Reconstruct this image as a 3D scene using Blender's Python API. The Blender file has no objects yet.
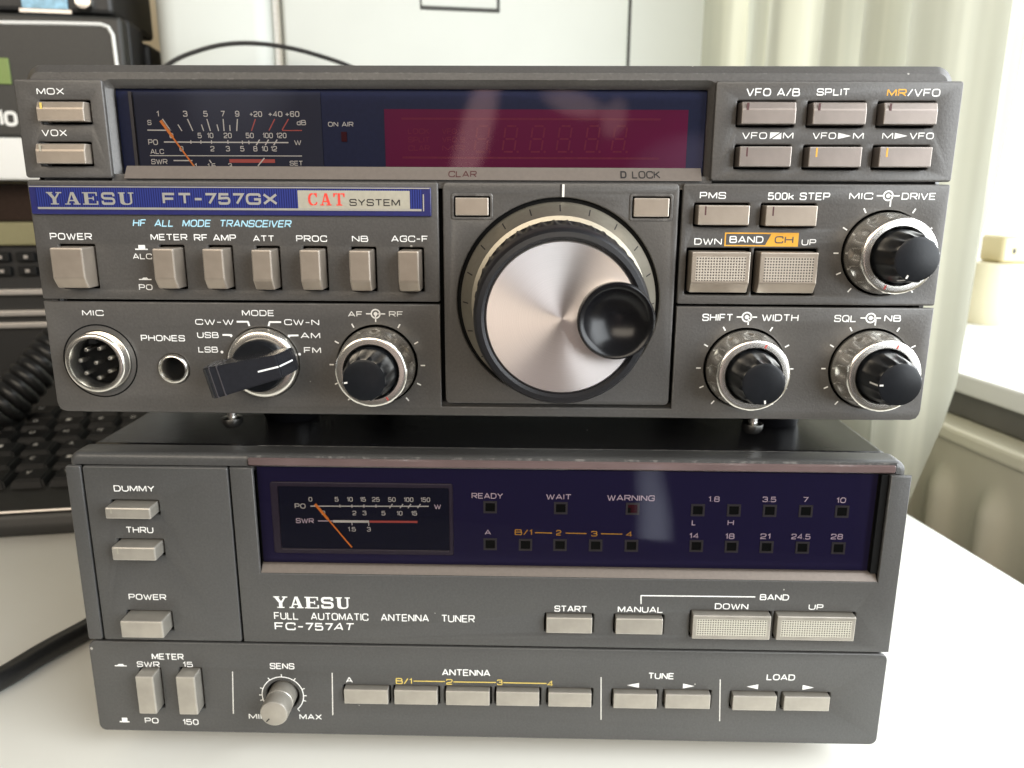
import bpy, bmesh, math, random
from mathutils import Vector, Matrix
random.seed(7)
PI = math.pi
S = 0.001                      # everything below is written in millimetres
scene = bpy.context.scene
COL = scene.collection

# ------------------------------------------------------------------ materials
def _nt(name):
    m = bpy.data.materials.new(name); m.use_nodes = True
    nt = m.node_tree; nt.nodes.clear()
    out = nt.nodes.new('ShaderNodeOutputMaterial'); out.location = (600, 0)
    return m, nt, out

def ramp(nt, stops):
    r = nt.nodes.new('ShaderNodeValToRGB')
    el = r.color_ramp.elements
    while len(el) < len(stops): el.new(0.5)
    for e, (p, c) in zip(el, stops):
        e.position = p; e.color = (c[0], c[1], c[2], 1)
    return r

def pmat(name, color, rough=0.5, metal=0.0, spec=0.5, vary=0.12, nscale=900, bump=0.0, bscale=2500,
         coat=0.0, wear=0.0, emit=0.0, dust=0.0, edge=0.0, specks=0.0):
    m, nt, out = _nt(name)
    b = nt.nodes.new('ShaderNodeBsdfPrincipled')
    tc = nt.nodes.new('ShaderNodeTexCoord')
    n = nt.nodes.new('ShaderNodeTexNoise'); n.inputs['Scale'].default_value = nscale; n.inputs['Detail'].default_value = 4
    nt.links.new(tc.outputs['Object'], n.inputs['Vector'])
    r = ramp(nt, [(0.3, [c * (1 - vary) for c in color]), (0.7, [min(1, c * (1 + vary)) for c in color])])
    nt.links.new(n.outputs['Fac'], r.inputs['Fac'])
    csock = r.outputs['Color']
    if dust > 0:
        n3 = nt.nodes.new('ShaderNodeTexNoise'); n3.inputs['Scale'].default_value = 22; n3.inputs['Detail'].default_value = 6
        nt.links.new(tc.outputs['Object'], n3.inputs['Vector'])
        r3 = ramp(nt, [(0.42, (0, 0, 0)), (0.75, (dust, dust, dust))])
        nt.links.new(n3.outputs['Fac'], r3.inputs['Fac'])
        mx = nt.nodes.new('ShaderNodeMixRGB'); mx.inputs['Color2'].default_value = (0.42, 0.38, 0.33, 1)
        nt.links.new(r3.outputs['Color'], mx.inputs['Fac']); nt.links.new(csock, mx.inputs['Color1'])
        csock = mx.outputs['Color']
    if specks > 0:                                 # stray dust grains
        vo = nt.nodes.new('ShaderNodeTexVoronoi'); vo.inputs['Scale'].default_value = specks
        nt.links.new(tc.outputs['Object'], vo.inputs['Vector'])
        sc_ = nt.nodes.new('ShaderNodeSeparateColor'); nt.links.new(vo.outputs['Color'], sc_.inputs[0])
        t1 = nt.nodes.new('ShaderNodeMath'); t1.operation = 'MULTIPLY_ADD'; t1.inputs[1].default_value = .22; t1.inputs[2].default_value = -.155
        nt.links.new(sc_.outputs[0], t1.inputs[0])
        lt = nt.nodes.new('ShaderNodeMath'); lt.operation = 'LESS_THAN'; nt.links.new(vo.outputs['Distance'], lt.inputs[0]); nt.links.new(t1.outputs[0], lt.inputs[1])
        f_ = nt.nodes.new('ShaderNodeMath'); f_.operation = 'MULTIPLY'; f_.inputs[1].default_value = .6; nt.links.new(lt.outputs[0], f_.inputs[0])
        ms = nt.nodes.new('ShaderNodeMixRGB'); ms.inputs['Color2'].default_value = (.62, .60, .55, 1)
        nt.links.new(f_.outputs[0], ms.inputs['Fac']); nt.links.new(csock, ms.inputs['Color1']); csock = ms.outputs['Color']
    if wear > 0:                                   # rubbed edges: where the rounded normal leaves the flat one
        bv = nt.nodes.new('ShaderNodeBevel'); bv.inputs['Radius'].default_value = 0.0007; bv.samples = 4
        ge = nt.nodes.new('ShaderNodeNewGeometry')
        dt = nt.nodes.new('ShaderNodeVectorMath'); dt.operation = 'DOT_PRODUCT'
        nt.links.new(bv.outputs['Normal'], dt.inputs[0]); nt.links.new(ge.outputs['Normal'], dt.inputs[1])
        n2 = nt.nodes.new('ShaderNodeTexNoise'); n2.inputs['Scale'].default_value = 420; n2.inputs['Detail'].default_value = 5
        nt.links.new(tc.outputs['Object'], n2.inputs['Vector'])
        r1 = ramp(nt, [(0.80, (1, 1, 1)), (0.97, (0, 0, 0))]); nt.links.new(dt.outputs['Value'], r1.inputs['Fac'])
        r2 = ramp(nt, [(0.52, (0, 0, 0)), (0.66, (wear, wear, wear))]); nt.links.new(n2.outputs['Fac'], r2.inputs['Fac'])
        mu = nt.nodes.new('ShaderNodeMath'); mu.operation = 'MULTIPLY'
        nt.links.new(r1.outputs['Color'], mu.inputs[0]); nt.links.new(r2.outputs['Color'], mu.inputs[1])
        mw = nt.nodes.new('ShaderNodeMixRGB'); mw.inputs['Color2'].default_value = (0.45, 0.43, 0.40, 1)
        nt.links.new(mu.outputs[0], mw.inputs['Fac']); nt.links.new(csock, mw.inputs['Color1'])
        csock = mw.outputs['Color']
    if edge > 0:                                   # edge highlights put into the colour, a little brighter than the faces
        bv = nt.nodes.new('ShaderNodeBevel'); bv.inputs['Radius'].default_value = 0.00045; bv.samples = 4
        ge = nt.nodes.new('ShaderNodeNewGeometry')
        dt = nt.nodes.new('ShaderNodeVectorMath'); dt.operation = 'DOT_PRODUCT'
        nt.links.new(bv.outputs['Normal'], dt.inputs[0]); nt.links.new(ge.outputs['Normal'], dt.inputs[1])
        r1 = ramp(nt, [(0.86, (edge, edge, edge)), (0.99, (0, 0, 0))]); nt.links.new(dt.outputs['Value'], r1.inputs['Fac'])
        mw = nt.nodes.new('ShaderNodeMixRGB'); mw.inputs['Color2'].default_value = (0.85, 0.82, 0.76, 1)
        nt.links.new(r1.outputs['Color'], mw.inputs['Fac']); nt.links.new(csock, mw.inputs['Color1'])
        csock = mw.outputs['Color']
    nt.links.new(csock, b.inputs['Base Color'])
    b.inputs['Roughness'].default_value = rough; b.inputs['Metallic'].default_value = metal
    b.inputs['Specular IOR Level'].default_value = spec
    b.inputs['Coat Weight'].default_value = coat; b.inputs['Coat Roughness'].default_value = 0.06
    if emit:
        nt.links.new(csock, b.inputs['Emission Color']); b.inputs['Emission Strength'].default_value = emit
    if bump > 0:
        nb = nt.nodes.new('ShaderNodeTexNoise'); nb.inputs['Scale'].default_value = bscale; nb.inputs['Detail'].default_value = 2
        nt.links.new(tc.outputs['Object'], nb.inputs['Vector'])
        bp = nt.nodes.new('ShaderNodeBump'); bp.inputs['Strength'].default_value = bump; bp.inputs['Distance'].default_value = 0.0003
        nt.links.new(nb.outputs['Fac'], bp.inputs['Height']); nt.links.new(bp.outputs['Normal'], b.inputs['Normal'])
    nt.links.new(b.outputs['BSDF'], out.inputs['Surface'])
    return m

def stripe_mat(name, c1, c2, period):
    m = pmat(name, c1, 0.35, 0.3, coat=0.3)
    nt = m.node_tree; b = next(n for n in nt.nodes if n.type == 'BSDF_PRINCIPLED')
    tc = nt.nodes.new('ShaderNodeTexCoord'); sx = nt.nodes.new('ShaderNodeSeparateXYZ')
    nt.links.new(tc.outputs['Object'], sx.inputs[0])
    m1 = nt.nodes.new('ShaderNodeMath'); m1.operation = 'MULTIPLY'; m1.inputs[1].default_value = 1 / (period * S)
    m2 = nt.nodes.new('ShaderNodeMath'); m2.operation = 'FRACT'
    nt.links.new(sx.outputs['X'], m1.inputs[0]); nt.links.new(m1.outputs[0], m2.inputs[0])
    r = ramp(nt, [(0.0, c1), (0.42, c1), (0.55, c2), (0.95, c2)]); nt.links.new(m2.outputs[0], r.inputs['Fac'])
    nt.links.new(r.outputs['Color'], b.inputs['Base Color'])
    return m

def dot_mat(name, c1, c2, period):
    m = pmat(name, c1, 0.5)
    nt = m.node_tree; b = next(n for n in nt.nodes if n.type == 'BSDF_PRINCIPLED')
    tc = nt.nodes.new('ShaderNodeTexCoord')
    sc = nt.nodes.new('ShaderNodeVectorMath'); sc.operation = 'SCALE'; sc.inputs['Scale'].default_value = 1 / (period * S)
    fr = nt.nodes.new('ShaderNodeVectorMath'); fr.operation = 'FRACTION'
    sb = nt.nodes.new('ShaderNodeVectorMath'); sb.operation = 'SUBTRACT'; sb.inputs[1].default_value = (0.5, 0.5, 0.5)
    ml = nt.nodes.new('ShaderNodeVectorMath'); ml.operation = 'MULTIPLY'; ml.inputs[1].default_value = (1, 0, 1)
    ln = nt.nodes.new('ShaderNodeVectorMath'); ln.operation = 'LENGTH'
    nt.links.new(tc.outputs['Object'], sc.inputs[0]); nt.links.new(sc.outputs[0], fr.inputs[0])
    nt.links.new(fr.outputs[0], sb.inputs[0]); nt.links.new(sb.outputs[0], ml.inputs[0]); nt.links.new(ml.outputs[0], ln.inputs[0])
    r = ramp(nt, [(0.26, c2), (0.36, c1)]); nt.links.new(ln.outputs['Value'], r.inputs['Fac'])
    nt.links.new(r.outputs['Color'], b.inputs['Base Color'])
    bp = nt.nodes.new('ShaderNodeBump'); bp.inputs['Strength'].default_value = 0.6; bp.inputs['Distance'].default_value = 0.0002
    nt.links.new(r.outputs['Color'], bp.inputs['Height']); nt.links.new(bp.outputs['Normal'], b.inputs['Normal'])
    return m

def spun_mat(name, color):
    """lathe-turned aluminium: fine concentric grooves and an anisotropic sheen"""
    m = pmat(name, color, 0.31, 0.92, vary=0.03)
    nt = m.node_tree; b = next(n for n in nt.nodes if n.type == 'BSDF_PRINCIPLED')
    b.inputs['Anisotropic'].default_value = 0.9
    tc = nt.nodes.new('ShaderNodeTexCoord'); mu = nt.nodes.new('ShaderNodeVectorMath'); mu.operation = 'MULTIPLY'; mu.inputs[1].default_value = (1, 0, 1)
    sh_ = nt.nodes.new('ShaderNodeVectorMath'); sh_.operation = 'SUBTRACT'; sh_.inputs[1].default_value = (0, 0, .0178)
    nt.links.new(tc.outputs['Object'], sh_.inputs[0]); nt.links.new(sh_.outputs[0], mu.inputs[0])
    ln = nt.nodes.new('ShaderNodeVectorMath'); ln.operation = 'LENGTH'; nt.links.new(mu.outputs[0], ln.inputs[0])
    ng = nt.nodes.new('ShaderNodeTexNoise'); ng.noise_dimensions = '1D'; ng.inputs['Scale'].default_value = 7000; ng.inputs['Detail'].default_value = 3
    nt.links.new(ln.outputs['Value'], ng.inputs['W'])
    rg = ramp(nt, [(.3, [c*.88 for c in color]), (.7, color)]); nt.links.new(ng.outputs['Fac'], rg.inputs['Fac']); nt.links.new(rg.outputs['Color'], b.inputs['Base Color'])
    tg = nt.nodes.new('ShaderNodeTangent'); tg.direction_type = 'RADIAL'; tg.axis = 'Y'
    nt.links.new(tg.outputs[0], b.inputs['Tangent'])
    return m

def glass_mat(name, tint, refl=1.0):
    m, nt, out = _nt(name)
    tr = nt.nodes.new('ShaderNodeBsdfTransparent'); tr.inputs['Color'].default_value = (*tint, 1)
    gl = nt.nodes.new('ShaderNodeBsdfGlossy'); gl.inputs['Roughness'].default_value = 0.03
    gl.inputs['Color'].default_value = (refl, refl, refl, 1)
    fr = nt.nodes.new('ShaderNodeFresnel'); fr.inputs['IOR'].default_value = 1.48
    mx = nt.nodes.new('ShaderNodeMixShader')
    nt.links.new(fr.outputs[0], mx.inputs[0]); nt.links.new(tr.outputs[0], mx.inputs[1]); nt.links.new(gl.outputs[0], mx.inputs[2])
    nt.links.new(mx.outputs[0], out.inputs['Surface'])
    return m

def cloth_mat(name, color):
    m, nt, out = _nt(name)
    tc = nt.nodes.new('ShaderNodeTexCoord')
    n = nt.nodes.new('ShaderNodeTexNoise'); n.inputs['Scale'].default_value = 34; n.inputs['Detail'].default_value = 3
    mp_ = nt.nodes.new('ShaderNodeMapping'); mp_.inputs['Scale'].default_value = (1, 1, .03)
    nt.links.new(tc.outputs['Object'], mp_.inputs['Vector']); nt.links.new(mp_.outputs[0], n.inputs['Vector'])
    r = ramp(nt, [(0.36, [c * 0.82 for c in color]), (0.52, color), (0.64, [min(.9, c * 1.45) for c in color])]); nt.links.new(n.outputs['Fac'], r.inputs['Fac'])  # light and shade of the folds put into the cloth colour as upright streaks
    d = nt.nodes.new('ShaderNodeBsdfDiffuse'); t = nt.nodes.new('ShaderNodeBsdfTranslucent')
    nt.links.new(r.outputs['Color'], d.inputs['Color']); nt.links.new(r.outputs['Color'], t.inputs['Color'])
    mx = nt.nodes.new('ShaderNodeMixShader'); mx.inputs[0].default_value = 0.55
    nt.links.new(d.outputs[0], mx.inputs[1]); nt.links.new(t.outputs[0], mx.inputs[2])
    nt.links.new(mx.outputs[0], out.inputs['Surface'])
    return m

M = dict(
    panel=pmat('panel_paint', (0.080, 0.0755, 0.071), 0.40, 0.15, 0.5, vary=0.11, nscale=1500, bump=0.16, bscale=1800, wear=0.6, dust=0.05, specks=150),
    panel2=pmat('tuner_paint', (0.070, 0.0695, 0.068), 0.38, 0.15, 0.5, vary=0.10, nscale=1500, bump=0.15, bscale=1800, wear=0.28, dust=0.03, specks=110),
    case=pmat('case_black', (0.008, 0.008, 0.009), 0.26, 0.0, 0.42, vary=0.2, bump=0.12, bscale=900, dust=0.02, specks=90),
    dark=pmat('slot_black', (0.006, 0.006, 0.006), 0.8, spec=0.1),
    gloss=pmat('gloss_black', (0.006, 0.006, 0.007), 0.24, spec=0.3),
    rubber=pmat('rubber', (0.010, 0.010, 0.012), 0.42, spec=0.35, bump=0.1, dust=0.015),
    knob=pmat('knob_black', (0.008, 0.009, 0.011), 0.3, spec=0.3, bump=0.05),
    chrome=pmat('satin_chrome', (0.88, 0.855, 0.80), 0.27, 1.0, vary=0.02),
    steel=pmat('steel', (0.72, 0.70, 0.66), 0.25, 1.0, vary=0.06),
    skirt=pmat('skirt_metal', (0.37, 0.34, 0.275), 0.40, 0.8, vary=0.05),
    spun=spun_mat('spun_aluminium', (0.93, 0.875, 0.85)),
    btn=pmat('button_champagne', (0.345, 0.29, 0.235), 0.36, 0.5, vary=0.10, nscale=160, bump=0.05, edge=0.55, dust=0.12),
    btn3=pmat('button_champagne_dim', (0.235, 0.20, 0.178), 0.36, 0.5, vary=0.10, nscale=160, bump=0.05, edge=0.4, dust=0.10),  # champagne made darker in its colour to offset the side light
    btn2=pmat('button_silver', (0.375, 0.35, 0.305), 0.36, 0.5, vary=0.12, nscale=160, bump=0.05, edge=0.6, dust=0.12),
    lip=pmat('window_lip', (0.20, 0.17, 0.147), 0.42, 0.35, vary=0.05),
    navy=pmat('window_navy', (0.014, 0.020, 0.062), 0.4, spec=0.15, vary=0.08),
    meter=pmat('meter_face', (0.022, 0.026, 0.052), 0.5, spec=0.2, vary=0.12, nscale=30),
    red=pmat('display_red', (0.135, 0.0025, 0.050), 0.4, spec=0.15, vary=0.1, nscale=40),
    redseg=pmat('display_segment', (0.18, 0.022, 0.055), 0.5, spec=0.1),
    violet=pmat('window_violet', (0.0185, 0.0145, 0.060), 0.4, spec=0.12, vary=0.02, nscale=20),
    violet_meter=pmat('tuner_meter_face', (0.005, 0.006, 0.022), 0.45, spec=0.2),
    meter_frame=pmat('meter_frame', (0.042, 0.032, 0.055), 0.3, vary=0.1),
    rim=pmat('pane_rim', (0.125, 0.088, 0.085), 0.2, vary=0.15, nscale=60, coat=0.4),
    white=pmat('print_white', (0.82, 0.82, 0.80), 0.6, vary=0.05),
    greyprint=pmat('print_grey', (0.70, 0.68, 0.64), 0.6, vary=0.05),
    pinkprint=pmat('print_pink', (0.72, 0.58, 0.68), 0.6, vary=0.05),
    blueprint=pmat('print_light_blue', (0.38, 0.66, 0.80), 0.6, vary=0.05),
    orange=pmat('print_orange', (0.72, 0.36, 0.03), 0.6, vary=0.05),
    yellow=pmat('print_yellow', (0.66, 0.50, 0.12), 0.6, vary=0.05),
    redprint=pmat('print_red', (0.50, 0.085, 0.07), 0.6, vary=0.05),
    blackprint=pmat('print_black', (0.015, 0.012, 0.012), 0.6, vary=0.05),
    maroon=pmat('print_maroon', (0.07, 0.02, 0.02), 0.6, vary=0.05),
    needle=pmat('needle_orange', (0.85, 0.24, 0.03), 0.5, vary=0.05),
    badge=stripe_mat('badge_blue', (0.006, 0.009, 0.10), (0.028, 0.045, 0.235), 0.62),
    badge_edge=pmat('badge_edge', (0.012, 0.014, 0.10), 0.35, coat=0.3),
    silver=pmat('letter_silver', (0.60, 0.59, 0.54), 0.3, 0.7, vary=0.06),
    cream=pmat('badge_cream', (0.44, 0.42, 0.345), 0.4, 0.4, vary=0.06),
    badgered=pmat('badge_red', (0.75, 0.05, 0.035), 0.45, vary=0.05),
    dots=dot_mat('finger_dots', (0.40, 0.35, 0.29), (0.06, 0.05, 0.04), 0.72),
    dots2=dot_mat('finger_dots_silver', (0.46, 0.44, 0.37), (0.09, 0.085, 0.07), 0.72),
    lamp=pmat('lamp_dark', (0.003, 0.004, 0.004), 0.6, spec=0.1),
    lampred=pmat('lamp_red', (0.05, 0.004, 0.010), 0.5, spec=0.1),
    lampframe=pmat('lamp_frame', (0.055, 0.05, 0.055), 0.4, vary=0.08),
    pane=glass_mat('window_pane', (0.93, 0.93, 0.95)),
    desk=pmat('desk_white', (0.82, 0.81, 0.745), 0.30, spec=0.5, vary=0.025, nscale=6, bump=0.03, bscale=300, dust=0.05, specks=60),
    deskedge=pmat('desk_edge', (0.72, 0.71, 0.68), 0.4, vary=0.03),
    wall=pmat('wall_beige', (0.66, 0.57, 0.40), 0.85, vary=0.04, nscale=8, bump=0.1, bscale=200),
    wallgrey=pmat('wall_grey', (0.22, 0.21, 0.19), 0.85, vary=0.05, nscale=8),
    printer=pmat('printer_white', (0.60, 0.62, 0.575), 0.5, vary=0.03, nscale=10, bump=0.04, bscale=900),
    printergap=pmat('printer_gap', (0.06, 0.06, 0.055), 0.7),
    printerlight=pmat('printer_rim', (0.86, 0.86, 0.83), 0.4),
    curtain=cloth_mat('curtain_cloth', (0.44, 0.43, 0.35)),
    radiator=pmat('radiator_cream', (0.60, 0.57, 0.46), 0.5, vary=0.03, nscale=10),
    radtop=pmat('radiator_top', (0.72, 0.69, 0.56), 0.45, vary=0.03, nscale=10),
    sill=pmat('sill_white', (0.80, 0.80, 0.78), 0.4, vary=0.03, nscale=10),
    sillshade=pmat('sill_shade', (0.13, 0.125, 0.115), 0.6, vary=0.1, nscale=20),  # dark grey stands for the shadow under the sill
    pot=pmat('plastic_cream', (0.72, 0.67, 0.48), 0.5, vary=0.03),
    potlid=pmat('plastic_yellowish', (0.66, 0.58, 0.36), 0.5, vary=0.03),
    blackdev=pmat('device_black', (0.020, 0.019, 0.018), 0.5, vary=0.15, bump=0.1, bscale=900),
    blackdev2=pmat('device_charcoal', (0.030, 0.029, 0.026), 0.45, vary=0.15),
    lcdgreen=pmat('lcd_green', (0.17, 0.24, 0.06), 0.3, vary=0.05),
    lcdblue=pmat('lcd_blue', (0.22, 0.42, 0.55), 0.3, vary=0.3, nscale=220),
    shelf=pmat('shelf_white', (0.80, 0.79, 0.75), 0.4, vary=0.02, nscale=10),
    olive=pmat('strip_olive', (0.25, 0.225, 0.115), 0.5, vary=0.06),
    trim=pmat('trim_silver', (0.62, 0.58, 0.54), 0.35, 0.7, vary=0.05),
    brown=pmat('gloss_brown', (0.035, 0.022, 0.016), 0.15, vary=0.2),
    key=pmat('key_black', (0.006, 0.006, 0.006), 0.55, spec=0.3, vary=0.15, bump=0.08),
    keybase=pmat('keyboard_base', (0.014, 0.0135, 0.012), 0.45, vary=0.15),
    cable=pmat('cable_black', (0.016, 0.016, 0.016), 0.34, vary=0.2),
    sky=pmat('sky_bright', (0.92, 0.96, 1.0), 1.0, vary=0.02, nscale=3, emit=1.1),
    lever=pmat('lever_black', (0.014, 0.015, 0.019), 0.27, spec=0.45, bump=0.05),
    phone=pmat('phone_dark', (0.03, 0.03, 0.035), 0.3, vary=0.1),
)

# ------------------------------------------------------------------ object helpers
ORIGIN = {}
def _link(o, parent, org):
    COL.objects.link(o)
    ORIGIN[o.name] = org
    if parent is not None:
        o.parent = parent
        p = ORIGIN[parent.name]
        o.location = ((org[0]-p[0])*S, (org[1]-p[1])*S, (org[2]-p[2])*S)
    else:
        o.location = (org[0]*S, org[1]*S, org[2]*S)

def thing(name, label, cat, org, group=None):
    o = bpy.data.objects.new(name, None); o.empty_display_size = 0.02
    _link(o, None, org)
    o['label'] = label; o['category'] = cat
    if group: o['group'] = group
    return o

def tag(o, label, cat, group=None):
    o['label'] = label; o['category'] = cat
    if group: o['group'] = group
    return o

def obj(name, bm, mats, parent=None, label=None, smooth=None, kind=None, org=None):
    """bm is in world millimetres; the object's own origin is put at the base of its bounds"""
    if not isinstance(mats, (list, tuple)): mats = [mats]
    bmesh.ops.recalc_face_normals(bm, faces=bm.faces[:]) if not getattr(bm, 'keep', False) else None
    if org is None:
        xs = [v.co.x for v in bm.verts]; ys = [v.co.y for v in bm.verts]; zs = [v.co.z for v in bm.verts]
        org = ((min(xs)+max(xs))/2, (min(ys)+max(ys))/2, min(zs))
    for v in bm.verts:
        v.co = Vector(((v.co.x-org[0])*S, (v.co.y-org[1])*S, (v.co.z-org[2])*S))
    me = bpy.data.meshes.new(name); bm.to_mesh(me); bm.free()
    for m in mats: me.materials.append(M[m])
    if smooth is not None:
        for p in me.polygons: p.use_smooth = True
        me.set_sharp_from_angle(angle=math.radians(smooth))
    o = bpy.data.objects.new(name, me)
    _link(o, parent, org)
    if label: o['label'] = label
    if kind: o['kind'] = kind
    return o

def BM(): return bmesh.new()

def box(bm, x0, x1, y0, y1, z0, z1, mi=0, bev=0.0, seg=1):
    vs = [bm.verts.new(p) for p in ((x0,y0,z0),(x1,y0,z0),(x1,y1,z0),(x0,y1,z0),(x0,y0,z1),(x1,y0,z1),(x1,y1,z1),(x0,y1,z1))]
    fs = [bm.faces.new([vs[i] for i in f]) for f in ((0,3,2,1),(4,5,6,7),(0,1,5,4),(1,2,6,5),(2,3,7,6),(3,0,4,7))]
    for f in fs: f.material_index = mi
    if bev > 0:
        es = list({e for f in fs for e in f.edges})
        r = bmesh.ops.bevel(bm, geom=es, offset=bev, segments=seg, affect='EDGES', profile=0.5)
        for f in r['faces']: f.material_index = mi
        vs = list({v for f in r['faces'] for v in f.verts} | {v for v in vs if v.is_valid})
    return vs

def quad(bm, pts, mi=0):
    f = bm.faces.new([bm.verts.new(p) for p in pts]); f.material_index = mi; return f

def poly(bm, pts2, y, mi=0):
    """flat polygon facing the viewer on plane y; pts2 = (x, z)"""
    a = sum(pts2[i][0]*pts2[(i+1) % len(pts2)][1]-pts2[(i+1) % len(pts2)][0]*pts2[i][1] for i in range(len(pts2)))
    if a < 0: pts2 = pts2[::-1]
    f = bm.faces.new([bm.verts.new((x, y, z)) for x, z in pts2]); f.material_index = mi; return f

def rect(bm, r, y, mi=0): return poly(bm, [(r[0], r[1]), (r[2], r[1]), (r[2], r[3]), (r[0], r[3])], y, mi)

def line(bm, p, q, w, y, mi=0):
    dx, dz = q[0]-p[0], q[1]-p[1]; L = math.hypot(dx, dz) or 1
    nx, nz = -dz/L*w/2, dx/L*w/2
    return poly(bm, [(p[0]+nx, p[1]+nz), (q[0]+nx, q[1]+nz), (q[0]-nx, q[1]-nz), (p[0]-nx, p[1]-nz)], y, mi)

def annulus(bm, cx, cz, r0, r1, y, mi=0, n=28, a0=0, a1=2*PI):
    k = n
    for i in range(k):
        t0, t1 = a0+(a1-a0)*i/k, a0+(a1-a0)*(i+1)/k
        P = lambda r, t: (cx+r*math.sin(t), cz+r*math.cos(t))
        if r0 > 0: poly(bm, [P(r0,t0), P(r1,t0), P(r1,t1), P(r0,t1)], y, mi)
        else: poly(bm, [(cx,cz), P(r1,t0), P(r1,t1)], y, mi)

def lathe(bm, cx, cz, prof, seg=48, mi=0, rf=None, axis='y'):
    """prof: (h, r, [material]) ; axis y: h is the world y; axis z: (cx, cz) is (x, y) and h the world z"""
    rings = []
    for h, r, *k in prof:
        if r <= 1e-6:
            p = (cx, h, cz) if axis == 'y' else (cx, cz, h)
            rings.append([bm.verts.new(p)])
        else:
            ring = []
            for i in range(seg):
                t = 2*PI*i/seg
                rr = r if rf is None else rf(t, h, r)
                a, b = rr*math.sin(t), rr*math.cos(t)
                ring.append(bm.verts.new((cx+a, h, cz+b) if axis == 'y' else (cx+a, cz+b, h)))
            rings.append(ring)
    for j in range(len(rings)-1):
        A, B = rings[j], rings[j+1]
        m = prof[j+1][2] if len(prof[j+1]) > 2 else mi
        for i in range(seg):
            i2 = (i+1) % seg
            if len(A) == 1 and len(B) == 1: continue
            if len(A) == 1: f = bm.faces.new((A[0], B[i], B[i2]))
            elif len(B) == 1: f = bm.faces.new((A[i], B[0], A[i2]))
            else: f = bm.faces.new((A[i], B[i], B[i2], A[i2]))
            f.material_index = m

def tube(bm, pts, r, seg=10, mi=0):
    P = [Vector(p) for p in pts]; n = len(P)
    up = Vector((0, 0, 1)); rings = []; prev = None
    for i in range(n):
        t = (P[min(i+1, n-1)]-P[max(i-1, 0)]).normalized()
        if prev is None:
            a = t.cross(up)
            if a.length < 1e-4: a = t.cross(Vector((1, 0, 0)))
            a.normalize()
        else:
            a = prev - t*prev.dot(t); a.normalize()
        prev = a; b = t.cross(a)
        rings.append([bm.verts.new(P[i]+(a*math.cos(2*PI*k/seg)+b*math.sin(2*PI*k/seg))*r) for k in range(seg)])
    for A, B in zip(rings, rings[1:]):
        for k in range(seg):
            f = bm.faces.new((A[k], A[(k+1) % seg], B[(k+1) % seg], B[k])); f.material_index = mi
    bm.faces.new(rings[0][::-1]); bm.faces.new(rings[-1])

def smooth_path(pts, n=12):
    out = []; P = [Vector(p) for p in pts]; P = [P[0]*2-P[1]]+P+[P[-1]*2-P[-2]]
    for i in range(1, len(P)-2):
        a, b, c, d = P[i-1:i+3]
        for k in range(n):
            t = k/n
            out.append(0.5*((2*b)+(c-a)*t+(2*a-5*b+4*c-d)*t*t+(3*b-a-3*c+d)*t**3))
    out.append(P[-2]); return out

def rrect(r, rad=0.5, n=4):
    x0, z0, x1, z1 = r; out = []
    for cx, cz, a in ((x1-rad, z1-rad, 0), (x0+rad, z1-rad, 90), (x0+rad, z0+rad, 180), (x1-rad, z0+rad, 270)):
        for i in range(n+1):
            t = math.radians(a+90*i/n); out.append((cx+rad*math.cos(t), cz+rad*math.sin(t)))
    return out

def circ(cx, cz, r, n=48): return [(cx+r*math.cos(2*PI*i/n), cz+r*math.sin(2*PI*i/n)) for i in range(n)]

def grow(r, d): return (r[0]-d, r[1]-d, r[2]+d, r[3]+d)

def plate_bm(outline, holes, y0, thick, bev=0.35, res=1):
    """a panel with openings and rounded edges, its face on y0, from a filled 2D curve"""
    cu = bpy.data.curves.new('outline', 'CURVE'); cu.dimensions = '2D'; cu.fill_mode = 'BOTH'
    for pts in [outline]+list(holes):
        sp = cu.splines.new('POLY'); sp.points.add(len(pts)-1); sp.use_cyclic_u = True
        for p, (x, z) in zip(sp.points, pts): p.co = (x, z, 0, 1)
    cu.extrude = thick/2-bev; cu.bevel_depth = bev; cu.bevel_resolution = res; cu.offset = -bev
    ob = bpy.data.objects.new('outline', cu); me = bpy.data.meshes.new_from_object(ob)
    bm = BM(); bm.from_mesh(me)
    yc = y0+thick/2
    for v in bm.verts: v.co = Vector((v.co.x, yc-v.co.z, v.co.y))
    bmesh.ops.remove_doubles(bm, verts=bm.verts[:], dist=0.001)
    bpy.data.objects.remove(ob); bpy.data.curves.remove(cu); bpy.data.meshes.remove(me)
    return bm

# ------------------------------------------------------------------ lettering
_GL = {}
def glyphs(s, bold=0.0, shear=0.0):
    k = (s, bold, shear)
    if k in _GL: return _GL[k]
    cu = bpy.data.curves.new('print', 'FONT'); cu.body = s; cu.size = 1; cu.resolution_u = 4
    cu.offset = bold; cu.shear = shear; cu.fill_mode = 'FRONT' if hasattr(cu, 'fill_mode') else cu.fill_mode
    ob = bpy.data.objects.new('print', cu); me = bpy.data.meshes.new_from_object(ob)
    v = [(p.co.x, p.co.y) for p in me.vertices]; f = [tuple(p.vertices) for p in me.polygons]
    bpy.data.objects.remove(ob); bpy.data.curves.remove(cu); bpy.data.meshes.remove(me)
    x0, x1 = min(p[0] for p in v), max(p[0] for p in v); y0, y1 = min(p[1] for p in v), max(p[1] for p in v)
    _GL[k] = ([((x-x0)/(x1-x0), (y-y0)/(y1-y0)) for x, y in v], f)
    return _GL[k]

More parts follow.
